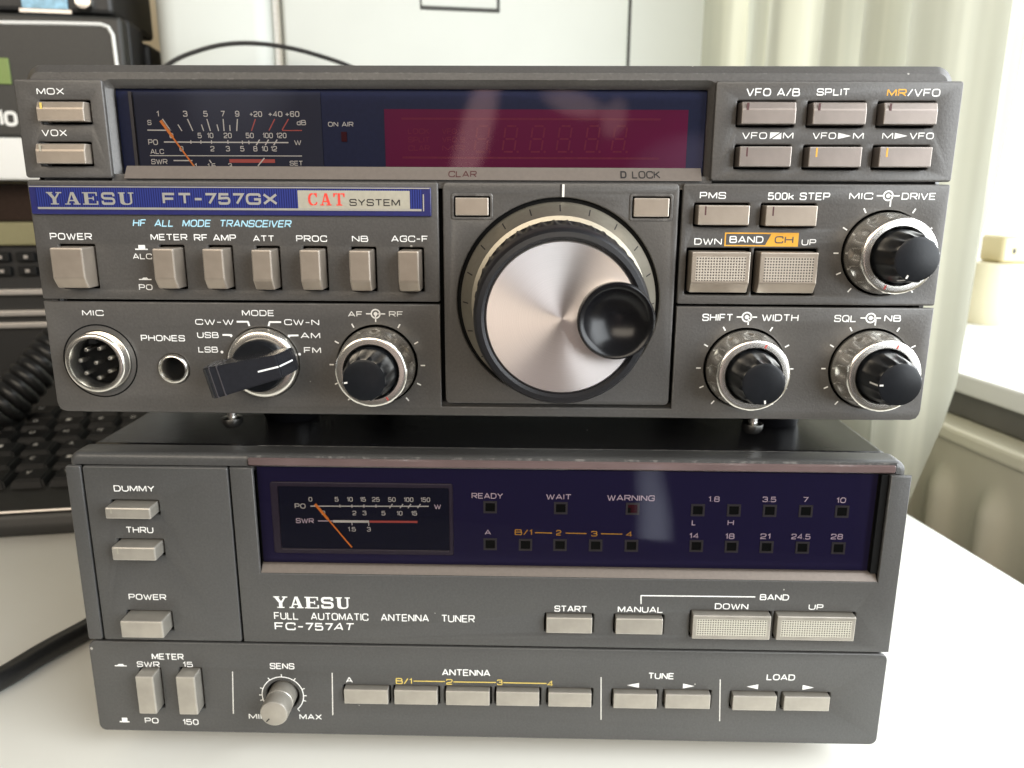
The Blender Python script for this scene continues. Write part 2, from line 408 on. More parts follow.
# an extended, square-shouldered printing face drawn as strokes: (width, [strokes]); a point is (x, y[, corner radius])
K = .42
FONT = {
 'A': (1.08, [[(0,0),(.475,1),(.525,1),(1,0)], [(.17,.29),(.83,.29)]]),
 'B': (1, [[(0,0),(0,1)], [(0,1),(.93,1,.24),(.93,.53,.22),(0,.53)], [(.7,.53),(1,.53,.22),(1,0,.24),(0,0)]]),
 'C': (1, [[(1,.70),(1,1,K),(0,1,K),(0,0,K),(1,0,K),(1,.30)]]), 'D': (1, [['c',(0,0),(0,1),(1,1,.46),(1,0,.46)]]),
 'E': (.9, [[(1,1),(0,1),(0,0),(1,0)], [(0,.51),(.9,.51)]]), 'F': (.88, [[(1,1),(0,1),(0,0)], [(0,.49),(.88,.49)]]),
 'G': (1.02, [[(1,.72),(1,1,K),(0,1,K),(0,0,K),(1,0,K),(1,.47),(.55,.47)]]), 'H': (1, [[(0,0),(0,1)], [(1,0),(1,1)], [(0,.52),(1,.52)]]),
 'I': (0, [[(0,0),(0,1)]]), 'J': (.8, [[(1,1),(1,0,K),(0,0,K),(0,.3)]]), 'K': (1, [[(0,0),(0,1)], [(.96,1),(.06,.44)], [(.3,.58),(1,0)]]),
 'L': (.82, [[(0,1),(0,0),(1,0)]]), 'M': (1.15, [[(0,0),(0,1)], [(1,0),(1,1)], [(.03,1),(.5,.12),(.97,1)]]),
 'N': (1.02, [[(0,0),(0,1)], [(1,0),(1,1)], [(.03,1),(.97,0)]]), 'O': (1.05, [['c',(0,0,K),(0,1,K),(1,1,K),(1,0,K)]]),
 'P': (.95, [[(0,0),(0,1),(1,1,.26),(1,.44,.26),(0,.44)]]), 'Q': (1.05, [['c',(0,0,K),(0,1,K),(1,1,K),(1,0,K)], [(.62,.3),(1.04,-.06)]]),
 'R': (1, [[(0,0),(0,1),(1,1,.26),(1,.46,.26),(0,.46)], [(.5,.46),(1,0)]]),
 'S': (.96, [[(.98,.72),(.98,1,.3),(0,1,.3),(0,.53,.25),(1,.49,.25),(1,0,.3),(0,0,.3),(0,.28)]]),
 'T': (.95, [[(0,1),(1,1)], [(.5,1),(.5,0)]]), 'U': (1, [[(0,1),(0,0,K),(1,0,K),(1,1)]]), 'V': (1.02, [[(0,1),(.46,0),(.54,0),(1,1)]]),
 'W': (1.4, [[(0,1),(.24,0),(.29,0),(.5,.92),(.71,0),(.76,0),(1,1)]]), 'X': (1, [[(0,0),(1,1)], [(0,1),(1,0)]]), 'Y': (1, [[(0,1),(.5,.45),(1,1)], [(.5,.45),(.5,0)]]),
 'Z': (.95, [[(0,1),(1,1),(0,0),(1,0)]]),
 '0': (.78, [['c',(0,0,K),(0,1,K),(1,1,K),(1,0,K)]]), '1': (.26, [[(0,.74),(1,1),(1,0)]]), '2': (.78, [[(0,.72),(0,1,.32),(1,1,.32),(1,.5,.25),(0,.26,.2),(0,0),(1,0)]]),
 '3': (.76, [[(0,.78),(0,1,.3),(.96,1,.3),(.96,.53,.2),(.35,.53)], [(.6,.53),(1,.53,.2),(1,0,.3),(0,0,.3),(0,.24)]]), '4': (.82, [[(.76,0),(.76,1),(0,.27),(1,.27)]]),
 '5': (.78, [[(.95,1),(.06,1),(0,.56),(1,.62,.3),(1,0,.32),(0,0,.32),(0,.22)]]), '6': (.78, [[(.96,.80),(.96,1,.3),(0,1,K),(0,0,K),(1,0,K),(1,.58,.3),(0,.56)]]),
 '7': (.76, [[(0,1),(1,1),(.36,0)]]), '8': (.78, [['c',(.04,.53,.2),(.04,1,.26),(.96,1,.26),(.96,.53,.2)], ['c',(0,0,.26),(0,.53,.2),(1,.53,.2),(1,0,.26)]]),
 '9': (.78, [[(.04,.20),(.04,0,.3),(1,0,K),(1,1,K),(0,1,K),(0,.42,.3),(1,.44)]]),
 '/': (.6, [[(0,-.02),(1,1.02)]]), '-': (.55, [[(0,.46),(1,.46)]]), '+': (.7, [[(0,.42),(1,.42)], [(.5,.1),(.5,.75)]]), '.': (.01, [[(0,0),(0,.07)]]),
 'k': (.75, [[(0,0),(0,1)], [(.95,.66),(.06,.28)], [(.36,.42),(1,0)]]), 'd': (.78, [['c',(0,0,.3),(0,.66,.3),(1,.66),(1,0)], [(1,.6),(1,1)]]),
}
def _round(pts, closed, sx, sz):
    P = [(p[0]*sx, p[1]*sz, (p[2] if len(p) > 2 else 0)*min(sx if sx > 0 else sz, sz)) for p in pts]
    out = []; n = len(P)
    for i, (x, z, r) in enumerate(P):
        if r <= 0 or (not closed and i in (0, n-1)): out.append((x, z)); continue
        a, b = P[i-1], P[(i+1) % n]
        da, db = (a[0]-x, a[1]-z), (b[0]-x, b[1]-z); la, lb = math.hypot(*da), math.hypot(*db)
        r = min(r, la*.5, lb*.5)
        p0 = (x+da[0]/la*r, z+da[1]/la*r); p2 = (x+db[0]/lb*r, z+db[1]/lb*r)
        for k in range(5):
            t = k/4; out.append(((1-t)**2*p0[0]+2*t*(1-t)*x+t*t*p2[0], (1-t)**2*p0[1]+2*t*(1-t)*z+t*t*p2[1]))
    res = [out[0]]
    for p in out[1:]:
        if math.hypot(p[0]-res[-1][0], p[1]-res[-1][1]) > 1e-4: res.append(p)
    if closed and math.hypot(res[0][0]-res[-1][0], res[0][1]-res[-1][1]) < 1e-4: res.pop()
    return res
def stroke(bm, pts, closed, t, y, mi, tf):
    n = len(pts); L = []; R = []
    for i in range(n):
        a = pts[i-1] if (i > 0 or closed) else None; b = pts[(i+1) % n] if (i < n-1 or closed) else None
        c = pts[i]
        d1 = ((c[0]-a[0]), (c[1]-a[1])) if a else None; d2 = ((b[0]-c[0]), (b[1]-c[1])) if b else None
        if d1: l = math.hypot(*d1); d1 = (d1[0]/l, d1[1]/l)
        if d2: l = math.hypot(*d2); d2 = (d2[0]/l, d2[1]/l)
        d1 = d1 or d2; d2 = d2 or d1
        n1 = (-d1[1], d1[0]); n2 = (-d2[1], d2[0]); m = (n1[0]+n2[0], n1[1]+n2[1]); lm = math.hypot(*m)
        if lm < .3: m = n1; k = 1
        else: m = (m[0]/lm, m[1]/lm); k = min(2.0, 1/max(.2, m[0]*n1[0]+m[1]*n1[1]))
        L.append((c[0]+m[0]*t/2*k, c[1]+m[1]*t/2*k)); R.append((c[0]-m[0]*t/2*k, c[1]-m[1]*t/2*k))
    vL = [bm.verts.new((*[tf(*p)[0]], y, tf(*p)[1])) for p in L]; vR = [bm.verts.new((tf(*p)[0], y, tf(*p)[1])) for p in R]
    for i in range(n if closed else n-1):
        j = (i+1) % n
        try: f = bm.faces.new((vR[i], vR[j], vL[j], vL[i])); f.material_index = mi
        except ValueError: pass
def text(bm, s, r, y, mi=0, bold=0.012, shear=0.0):
    """print s so that its ink fills the rectangle r = (x0, z0, x1, z1) on plane y"""
    W, H = r[2]-r[0], r[3]-r[1]; t = H*(.128+bold*2.0)
    adv = []; gap = .34; x = 0
    for i, c in enumerate(s):
        w = .42 if c == ' ' else FONT[c][0]
        adv.append((x, w)); x += w+(gap if i < len(s)-1 else 0)
    ns = sum(1 for c in s)
    k = (W-t)/x if x > 0 else 0
    hz = H-t
    for i, (c, (x0, w)) in enumerate(zip(s, adv)):
        if c == ' ': continue
        for j, st in enumerate(FONT[c][1]):
            closed = st[0] == 'c'; pts = _round(st[1:] if closed else st, closed, w*k, hz)
            ox = r[0]+t/2+x0*k
            stroke(bm, pts, closed, t, y-.004*j, mi, lambda a, b: (ox+a+shear*b, r[1]+t/2+b))

def num(bm, s, cx, z0, h, y, mi=0, w=None, bold=0.012):
    """short figure of height h centred on cx"""
    wd = w if w else sum(0.42 if c in '1.' else 0.78 for c in s)*h
    text(bm, s, (cx-wd/2, z0, cx+wd/2, z0+h), y, mi, bold)

SLAB = {
 'Y': [[(0,1),(.42,1),(.42,.91),(0,.91)], [(.62,1),(1,1),(1,.91),(.62,.91)], [(.07,.93),(.33,.93),(.62,.45),(.38,.45)],
       [(.75,.93),(.87,.93),(.61,.42),(.50,.50)], [(.38,.47),(.62,.47),(.62,.05),(.38,.05)], [(.24,.09),(.76,.09),(.76,0),(.24,0)]],
 'A': [[(.42,1),(.62,1),(.92,.06),(.66,.06)], [(.42,1),(.50,.90),(.24,.06),(.13,.06)], [(.26,.38),(.72,.38),(.72,.28),(.24,.28)],
       [(0,.09),(.36,.09),(.36,0),(0,0)], [(.54,.09),(1,.09),(1,0),(.54,0)]],
 'E': [[(.12,.95),(.38,.95),(.38,.05),(.12,.05)], [(0,1),(.96,1),(.96,.91),(0,.91)], [(.86,.93),(.96,.93),(.96,.70),(.88,.70)],
       [(.36,.56),(.72,.56),(.72,.46),(.36,.46)], [(.66,.66),(.74,.66),(.74,.35),(.66,.35)], [(0,.09),(1,.09),(1,0),(0,0)], [(.90,.30),(1,.30),(1,.07),(.90,.07)]],
 'U': [[(0,1),(.44,1),(.44,.91),(0,.91)], [(.64,1),(1,1),(1,.91),(.64,.91)], [(.10,.93),(.35,.93),(.35,.26),(.10,.26)],
       [(.10,.28),(.35,.28),(.40,.16),(.50,.11),(.62,.11),(.50,0),(.34,0),(.20,.05),(.12,.14)], [(.50,.11),(.66,.12),(.76,.22),(.76,.28),(.88,.28),(.86,.14),(.76,.04),(.60,0),(.48,0)],
       [(.76,.93),(.88,.93),(.88,.26),(.76,.26)]],
 'C': [[(.42,1),(.58,1),(.58,.90),(.48,.88),(.36,.74),(.33,.5),(.12,.5),(.16,.76),(.27,.94)], [(.42,0),(.58,0),(.58,.10),(.48,.12),(.36,.26),(.33,.49),(.12,.49),(.16,.24),(.27,.06)],
       [(.64,1),(.92,1),(.92,.62),(.82,.70),(.74,.86),(.64,.90)], [(.64,0),(.80,.02),(.94,.16),(.94,.28),(.84,.28),(.76,.14),(.64,.10)]],
 'T': [[(0,1),(.36,1),(.36,.90),(.16,.90),(.10,.68),(0,.68)], [(.64,1),(1,1),(1,.68),(.90,.68),(.84,.90),(.64,.90)], [(.40,1),(.60,1),(.62,.06),(.38,.06)], [(.24,.09),(.76,.09),(.76,0),(.24,0)]],
}
def slab_word(bm, s, r, y, mi, gap=0.14):
    n = len(s); w = (r[2]-r[0])/(n+gap*(n-1))
    for i, c in enumerate(s):
        x0 = r[0]+i*w*(1+gap)
        if c in SLAB:
            for k, p in enumerate(SLAB[c]):
                poly(bm, [(x0+a*w, r[1]+b*(r[3]-r[1])) for a, b in p], y-0.006*k, mi)
        else:
            text(bm, c, (x0+w*.06, r[1]-.02, x0+w*.94, r[3]+.02), y, mi, 0.03)

def conc_icon(bm, cx, cz, r, y, mi, reach):
    annulus(bm, cx, cz, r*.72, r, y, mi, 22); annulus(bm, cx, cz, 0, r*.40, y, mi, 14)
    line(bm, (cx-reach, cz), (cx-r, cz), .32, y, mi); line(bm, (cx+r*.5, cz), (cx+reach, cz), .32, y, mi)

def ticks(bm, cx, cz, r0, r1, angs, y, mi, w=0.34, long0=0.0):
    for a in angs:
        t = math.radians(a); e = long0 if a == 0 else 0
        line(bm, (cx+r0*math.sin(t), cz+r0*math.cos(t)), (cx+(r1+e)*math.sin(t), cz+(r1+e)*math.cos(t)), w, y, mi)

# ------------------------------------------------------------------ controls
def button(parent, name, r, p, mat, style='flat', mark=None, dots=None, base=2.0, label=None):
    """push button: front face r = (x0, z0, x1, z1) standing p proud of the panel"""
    bm = BM(); x0, z0, x1, z1 = r; h = z1-z0
    if style == 'bot': prof = [(base, z1), (-p, z1), (-p, z0+h*.25), (-p+1.7, z0), (base, z0)]
    elif style == 'top': prof = [(base, z1), (-p+.75, z1), (-p, z0+h*.66), (-p, z0), (base, z0)]
    else: prof = [(base, z1), (-p, z1), (-p, z0), (base, z0)]
    A = [bm.verts.new((x0, y, z)) for y, z in prof]; B = [bm.verts.new((x1, y, z)) for y, z in prof]
    bm.faces.new(A); bm.faces.new(B[::-1])
    for i in range(len(prof)):
        j = (i+1) % len(prof); bm.faces.new((A[j], A[i], B[i], B[j]))
    bmesh.ops.recalc_face_normals(bm, faces=bm.faces[:])
    bmesh.ops.bevel(bm, geom=[e for e in bm.edges if min(v.co.y for v in e.verts) < base-.1], offset=(.42 if p > 3.8 else .26), segments=2, affect='EDGES', profile=.5)
    mats = [mat]
    if dots:
        mats.append(dots); rect(bm, (x0+1.1, z0+(h*.30 if style == 'bot' else 1.2), x1-1.1, z1-1.2), -p-.03, 1)
    if mark:
        mats.append(mark); k = len(mats)-1
        yy = -p-.03
        if style == 'top':
            poly(bm, [(x0+1.1, z1-.3), (x0+1.7, z1-.3), (x0+1.7, z0+h*.62), (x0+1.1, z0+h*.62)], -p-.03, k)
        else: rect(bm, (x0+1.6, z0+h*.5, x0+2.0, z1-.25), yy, k)
    return obj(name, bm, mats, parent, label)

def scallop(n, d, ya, yb):
    def f(t, h, r):
        if min(ya, yb)-.01 <= h <= max(ya, yb)+.01:
            return r-d*(0.5+0.5*math.cos(n*t))**0.6
        return r
    return f

def flute(t, h, n, d, h0, h1, on):
    if not on: return 0
    k = min(1, max(0, (h0-h)/(h0-h1)))
    return d*k*abs(math.cos(n*t/2))**1.3
def pocket(t, h):                                 # flutes of the chrome ring, run out before its rim
    k = min(1, max(0, (-2.2-h)/1.0), max(0, (h+8.6)/1.4)) if -8.6 < h < -2.2 else 0
    return .85*k*(.5+.5*math.cos(12*t))
def knob_set(parent, cx, cz, mark_o, mark_i):
    bm = BM()
    prof = [(1.5, 10.5), (-1.2, 10.5), (-1.5, 10.3), (-2.0, 10.3), (-2.5, 10.25), (-3.2, 10.2), (-4.2, 10.1), (-6.0, 9.95), (-7.2, 9.8), (-7.7, 9.74), (-8.2, 9.66), (-8.6, 9.5), (-8.9, 9.2), (-9.0, 8.7), (-9.0, 7.5), (-8.3, 7.1), (-5, 7.1)]
    lathe(bm, cx, cz, prof, 196, 0, lambda t, h, r: r-pocket(t, h))
    t = math.radians(mark_o)
    a, b = math.sin(t), math.cos(t)
    quad(bm, [(cx+a*7.7-b*.25, -9.05, cz+b*7.7+a*.25), (cx+a*8.8-b*.25, -9.0, cz+b*8.8+a*.25), (cx+a*8.8+b*.25, -9.0, cz+b*8.8-a*.25), (cx+a*7.7+b*.25, -9.05, cz+b*7.7-a*.25)], 1)
    ring = obj('knob_ring', bm, ['chrome', 'redprint'], parent, smooth=38)
    bm = BM()
    prof = [(-4, 6.7), (-9.2, 6.7), (-9.8, 6.6), (-16.2, 5.95), (-17.2, 5.75), (-17.9, 5.3), (-18.1, 4.6), (-18.1, 0)]
    lathe(bm, cx, cz, prof, 144, 0, lambda t, h, r: r-flute(t, h, 12, .6, -9.6, -10.8, r > 5.6))
    t = math.radians(mark_i); a, b = math.sin(t), math.cos(t)
    quad(bm, [(cx+a*4.2-b*.22, -18.16, cz+b*4.2+a*.22), (cx+a*5.1-b*.22, -18.14, cz+b*5.1+a*.22), (cx+a*5.1+b*.22, -18.14, cz+b*5.1-a*.22), (cx+a*4.2+b*.22, -18.16, cz+b*4.2-a*.22)], 1)
    quad(bm, [(cx+a*5.5-b*.22, -17.95, cz+b*5.5+a*.22), (cx+a*6.06-b*.22, -14.5, cz+b*6.06+a*.22), (cx+a*6.06+b*.22, -14.5, cz+b*6.06-a*.22), (cx+a*5.5+b*.22, -17.95, cz+b*5.5-a*.22)], 1)
    obj('knob_cap', bm, ['knob', 'greyprint'], ring, smooth=38)
    return ring

def lamp(parent, r, red=False):
    bm = BM(); x0, z0, x1, z1 = r; t = .55
    for q in ((x0, z0, x1, z0+t), (x0, z1-t, x1, z1), (x0, z0+t, x0+t, z1-t), (x1-t, z0+t, x1, z1-t)):
        box(bm, q[0], q[2], TY-.25, TY+.05, q[1], q[3], 0)
    rect(bm, (x0+t, z0+t, x1-t, z1-t), TY-.03, 1)
    rect(bm, (x0+t, z0+t, x0+t+.9, z1-t-1.0), TY-.05, 2)
    return obj('indicator_lamp', bm, ['lampframe', 'lampred' if red else 'lamp', 'lamp'], parent)

# ==================================================================== TRANSCEIVER
ZT, Z1, Z2, Z3 = 199.04, 174.5, 142.75, 111.6
XL, XR = -119.1, 119.7
tx = thing('radio_transceiver', 'dark grey radio transceiver with a big tuning dial, stacked on top of the antenna tuner', 'radio transceiver', (0, 119, 98.6))

# case, bezel and panels
bm = BM(); box(bm, -117.6, 117.6, 11, 238, 111.2, 201.6, 0, 1.6, 2); box(bm, -116, 116, 5.2, 11.5, 113, 199.5, 1)
obj('case', bm, ['case', 'dark'], tx)

BTN_TOP = [('MOX', (-112.59, 188.67, -100.49, 193.46)), ('VOX', (-114.24, 178.31, -101.40, 183.28))]
BTN_R1 = [(64.70, 188.52, 78.09, 193.83), (82.23, 188.46, 95.38, 193.74), (99.61, 188.49, 112.72, 193.73)]
BTN_R2 = [(64.85, 178.27, 77.79, 183.21), (82.15, 178.25, 95.25, 183.16), (99.58, 178.30, 112.60, 183.20)]
slots = lambda rs, d=.55: [rrect(grow(r, d), .4) for r in rs]
WIN = (-95.27, 174.61, 57.41, 197.27)
LB = (XL, Z1+.3, (-96.33, 186.76)[0], ZT); RB = ((58.60, 187.27)[0], Z1+.3, XR, ZT)
bm = plate_bm(rrect((-117.6, 110.5, 118.4, 202.9), 4.5, 6), [rrect(WIN, .5), rrect((-115.5, 114.5, 115.5, Z1-.6), 2)]+slots([r for _, r in BTN_TOP]+BTN_R1+BTN_R2, .7), 1.5, 10, 2.0, 0)
obj('bezel', bm, 'panel', tx, smooth=30)

def panel(parent, outline, holes, mat='panel', y0=0.0, th=1.45, bev=.4):
    bm = plate_bm(outline, holes, y0, th, bev, 2)
    return obj('front_panel', bm, mat, parent, smooth=40)
YP = -0.05                      # print lies just off the paint

# --- upper left block
p = panel(tx, rrect(LB, .8), slots([r for _, r in BTN_TOP]))
bm = BM(); text(bm, 'MOX', (-113.30, 195.31, -106.27, 196.90), YP); text(bm, 'VOX', (-113.38, 185.19, -106.82, 186.83), YP)
obj('lettering', bm, 'white', p)
for i, (n, r) in enumerate(BTN_TOP):
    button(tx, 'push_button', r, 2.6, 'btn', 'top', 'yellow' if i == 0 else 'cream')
# --- upper right block
p = panel(tx, rrect(RB, .8), slots(BTN_R1+BTN_R2))
bm = BM()
text(bm, 'VFO A/B', (66.16, 195.37, 79.47, 197.26), YP); text(bm, 'SPLIT', (83.60, 195.55, 91.75, 197.24), YP)
text(bm, 'MR', (100.97, 195.40, 105.77, 197.14), YP, 1, .02); text(bm, '/VFO', (106.02, 195.37, 114.09, 197.20), YP)
text(bm, 'VFO', (65.86, 185.13, 72.14, 186.77), YP); text(bm, 'M', (76.16, 185.16, 78.74, 186.78), YP)
a, b = (72.58, 185.14), (75.71, 186.75)
poly(bm, [(a[0]+.3, a[1]), (a[0]+.3, b[1]), (b[0]-.4, b[1])], YP); poly(bm, [(a[0]+.9, a[1]), (b[0], a[1]), (b[0], b[1]-.05)], YP)
text(bm, 'VFO', (83.55, 185.19, 89.43, 186.78), YP); text(bm, 'M', (93.68, 185.17, 96.33, 186.76), YP)
def tri(bm, x0, z0, x1, z1, y, mi=0, left=False):
    poly(bm, [(x1, z0), (x1, z1), (x0, (z0+z1)/2)] if left else [(x0, z0), (x0, z1), (x1, (z0+z1)/2)], y, mi)
tri(bm, *(89.94, 185.21, 93.19, 186.70), YP); text(bm, 'M', (100.98, 185.20, 103.67, 186.79), YP)
tri(bm, *(104.04, 185.26, 107.28, 186.75), YP); text(bm, 'VFO', (107.78, 185.23, 113.83, 186.82), YP)
obj('lettering', bm, ['white', 'orange'], p)
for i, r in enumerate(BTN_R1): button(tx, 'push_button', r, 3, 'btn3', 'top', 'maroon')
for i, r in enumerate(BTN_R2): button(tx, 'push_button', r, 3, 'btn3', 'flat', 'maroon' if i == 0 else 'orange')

# --- display window
WX0, WZ0, WX1, WZ1 = WIN
ZL = (-18.90, 177.99)[1]                      # where the pane meets the lip
bm = BM(); rect(bm, (WX0-1, ZL-2, WX1+1, WZ1+1), 4.6, 0)
face = obj('display_face', bm, 'navy', tx)
bm = BM()                                       # the lip under the pane
for y0_, z0_, y1_, z1_ in ((2.6, ZL, .35, WZ0+.15),):
    quad(bm, [(WX0+1.8, y1_, z1_), (WX1-.9, y1_, z1_), (WX1-.9, y0_, z0_), (WX0+1.8, y0_, z0_)], 0)
    quad(bm, [(WX0+1.8, y1_, z1_), (WX0+1.8, y0_, z0_), (WX0+1.8, 4.5, z1_)], 0); quad(bm, [(WX1-.9, y1_, z1_), (WX1-.9, 4.5, z1_), (WX1-.9, y0_, z0_)], 0)
    quad(bm, [(WX0+1.8, y1_, z1_), (WX0+1.8, 4.5, z1_), (WX1-.9, 4.5, z1_), (WX1-.9, y1_, z1_)], 0)
lip = obj('window_lip', bm, 'lip', tx)
bm = BM()
def lip_text(bm, s, r, mi, bold):
    n0 = len(bm.verts); text(bm, s, r, 0, mi, bold); bm.verts.ensure_lookup_table()
    for v in list(bm.verts)[n0:]:
        k = (v.co.z-(WZ0+.15))/(ZL-(WZ0+.15)); v.co.y = .35+(2.6-.35)*k-.08
lip_text(bm, 'CLAR', (-8.77, 175.46, -1.44, 177.07), 0, .015); obj('lettering', bm, 'maroon', lip); bm = BM(); lip_text(bm, 'D', (35.69, 175.35, 37.28, 177.22), 1, .04); lip_text(bm, 'LOCK', (38.70, 175.33, 45.98, 177.25), 1, .015)
obj('lettering', bm, ['maroon', 'blackprint'], lip)
bm = BM(); rect(bm, (WX0+1.2, ZL, WX1-.6, WZ1-.2), 2.6)
obj('window_pane', bm, 'pane', tx)
# meter
MY = 4.3
bm = BM(); r = (-90.79, 176.56, -41.94, 196.53); box(bm, r[0], r[2], MY, MY+.25, r[1], r[3], 0)
box(bm, r[0]-.9, r[0]-.1, MY-.7, MY+.25, r[1], r[3], 1)
meter = obj('signal_meter', bm, ['meter', 'lampframe'], tx)
bm = BM(); q = MY-.06
P_ = lambda u, v: 0
text(bm, 'S', (-87.63, 188.33, -86.58, 189.58), q)
for s, c in (('1', (-84.71, 190.40)), ('3', (-77.46, 190.43)), ('5', (-72.15, 190.44)), ('7', (-67.64, 190.45)), ('9', (-63.84, 190.47))): num(bm, s, c[0], c[1], 1.45, q)
for s, c, w in (('+20', (-58.99, 190.43), 3.3), ('+40', (-53.89, 190.45), 3.7), ('+60', (-49.45, 190.46), 3.7)): num(bm, s, c[0], c[1], 1.4, q, 0, w)
for a_, b_, k, w in (((-83.59, 189.84), (-81.65, 186.86), 0, .28), ((-79.64, 188.48), (-78.74, 186.87), 0, .26), ((-77.01, 189.86), (-75.84, 186.88), 0, .28),
                     ((-73.45, 188.50), (-72.99, 186.88), 0, .26), ((-71.89, 189.87), (-71.23, 186.89), 0, .28), ((-69.38, 188.52), (-69.06, 186.90), 0, .26),
                     ((-67.63, 189.89), (-67.62, 186.90), 0, .28), ((-66.02, 188.40), (-66.04, 186.91), 0, .26), ((-63.88, 189.90), (-64.30, 186.91), 0, .28),
                     ((-59.16, 189.91), (-60.43, 186.93), 1, .28), ((-54.11, 189.93), (-55.82, 187.04), 1, .28), ((-50.52, 189.94), (-52.35, 187.20), 1, .28),
                     ((-52.33, 187.08), (-47.16, 187.10), 1, .25), ((-87.83, 187.06), (-81.63, 187.03), 0, .3),
                     ((-83.77, 184.09), (-50.89, 184.06), 0, .3), ((-87.85, 180.64), (-47.54, 180.70), 0, .22), ((-81.66, 179.42), (-76.66, 179.42), 0, .3)):
    line(bm, a_, b_, w, q+(.01 if k else 0), k)
for c in ((-76.62, 184.12), (-73.98, 184.13), (-71.17, 184.14), (-66.84, 184.15), (-63.02, 184.07), (-61.30, 184.07)): line(bm, (c[0], c[1]+.45), (c[0], c[1]-.45), .26, q-.012)
for c in ((-58.93, 184.08), (-56.56, 184.09), (-54.32, 184.10)): line(bm, (c[0]+.5, c[1]+.7), (c[0]-.5, c[1]-.7), .3, q-.012)
text(bm, 'PO', (-87.94, 183.33, -85.37, 184.76), q); text(bm, 'W', (-49.37, 183.47, -47.52, 184.72), q); text(bm, 'dB', (-48.41, 188.41, -46.00, 189.70), q)
text(bm, 'ALC', (-87.61, 181.06, -84.02, 182.32), q); text(bm, 'SWR', (-87.66, 178.47, -83.34, 179.79), q); text(bm, 'SET', (-50.88, 178.26, -47.38, 179.48), q)
for s, c in (('0', (-81.61, 185.05)), ('5', (-74.16, 185.08)), ('10', (-71.36, 185.09)), ('20', (-66.76, 185.11)), ('50', (-60.96, 185.13)), ('100', (-56.22, 185.14)), ('120', (-52.64, 185.16)),
             ('0', (-79.29, 181.74)), ('2', (-71.06, 181.77)), ('3', (-66.98, 181.79)), ('5', (-63.17, 181.80)), ('8', (-59.73, 181.81)), ('10', (-57.24, 181.82)), ('12', (-54.81, 181.83)),
             ('1', (-75.91, 177.39)), ('1.5', (-71.65, 177.40)), ('3', (-66.72, 177.43))): num(bm, s, c[0], c[1], 1.35, q)
rect(bm, (-66.83, 178.93, -54.76, 179.84), q, 1); line(bm, (-59.36, 178.12), (-57.49, 180.16), .3, q-.02); line(bm, (-72.13, 179.59), (-71.66, 178.83), .3, q-.02)
sc = obj('lettering', bm, ['greyprint', 'redprint'], meter)
bm = BM(); line(bm, (-83.87, 189.18), (-75.99, 177.66), .42, 3.9); line(bm, (-83.97, 189.43), (-81.10, 185.21), .75, 3.89)
obj('needle', bm, 'needle', meter)
# on-air lamp
bm = BM(); r = (-36.94, 184.36, -35.50, 186.81); box(bm, r[0], r[2], 4.25, 4.55, r[1], r[3], 0)
obj('indicator_lamp', bm, 'lampred', tx)
bm = BM(); text(bm, 'ON AIR', (-40.32, 188.10, -33.69, 189.29), 4.5); obj('lettering', bm, 'greyprint', face)
# frequency display
bm = BM(); r = (-25.51, 178.05, 52.87, 192.46); box(bm, r[0], r[2], 4.25, 4.5, r[1], r[3], 0)
disp = obj('frequency_display', bm, 'red', tx)
bm = BM(); q = 4.2
seg_c = [(-0.20, 183.14), (7.09, 183.17), (14.12, 183.19), (21.14, 183.22), (28.40, 183.25), (35.40, 183.27)]
for c in seg_c:
    x, z = c[0]-2.0, c[1]-1.2; w, h = 3.1, 6.4; t = .42; sl = .14
    def sg(x0, z0, x1, z1): line(bm, (x0+sl*(z0-z), z0), (x1+sl*(z1-z), z1), t, q)
    sg(x+.4, z, x+w-.4, z); sg(x+.4, z+h/2, x+w-.4, z+h/2); sg(x+.4, z+h, x+w-.4, z+h)
    for xx in (x, x+w): sg(xx, z+.4, xx, z+h/2-.35); sg(xx, z+h/2+.35, xx, z+h-.4)
    annulus(bm, x+w+.9, z, 0, .32, q, 0, 8)
obj('digits', bm, 'redseg', disp); bm = BM()
for i, (s, u) in enumerate((('LOCK', 0), ('SPLIT', 0), ('CLAR', 0))):
    c = (-19.46, 186.31); text(bm, s, (c[0], c[1]-i*2.1, c[0]+5.6, c[1]-i*2.1+1.4), q)
for i, s in enumerate(('VFO A', 'VFO B', 'MR')):
    c = (-10.59, 186.34); text(bm, s, (c[0], c[1]-i*2.1, c[0]+6, c[1]-i*2.1+1.4), q)
obj('lettering', bm, 'redseg', disp); bm = BM()
r = (-21.05, 180.43, 45.90, 190.12)
for z in (r[1], r[3]): line(bm, (r[0], z), (r[2], z), .5, q)
obj('grid_line', bm, 'redseg', disp)

# --- middle left: name plate and switches
XD0 = -11.1
SW = [('POWER', (-112.29, 146.51, -103.71, 157.20)), ('METER', (-85.42, 146.52, -79.79, 157.14)), ('RF AMP', (-72.34, 146.54, -66.89, 157.15)), ('ATT', (-59.57, 146.46, -54.29, 157.00)),
      ('PROC', (-47.03, 146.45, -41.66, 157.03)), ('NB', (-34.19, 146.34, -28.65, 156.96)), ('AGC-F', (-21.53, 146.30, -16.03, 156.94))]
p = panel(tx, rrect((XL, Z2+.3, XD0-.3, Z1-.3), .6), slots([r for _, r in SW]))
bm = BM()
text(bm, 'POWER', (-114.82, 158.89, -103.54, 160.67), YP); text(bm, 'METER', (-87.87, 158.92, -78.04, 160.59), YP); text(bm, 'RF AMP', (-76.29, 158.81, -65.09, 160.56), YP)
text(bm, 'ATT', (-60.59, 158.74, -54.95, 160.35), YP); text(bm, 'PROC', (-49.11, 158.77, -40.94, 160.43), YP); text(bm, 'NB', (-34.33, 158.85, -30.04, 160.43), YP); text(bm, 'AGC-F', (-23.97, 158.88, -14.26, 160.54), YP)
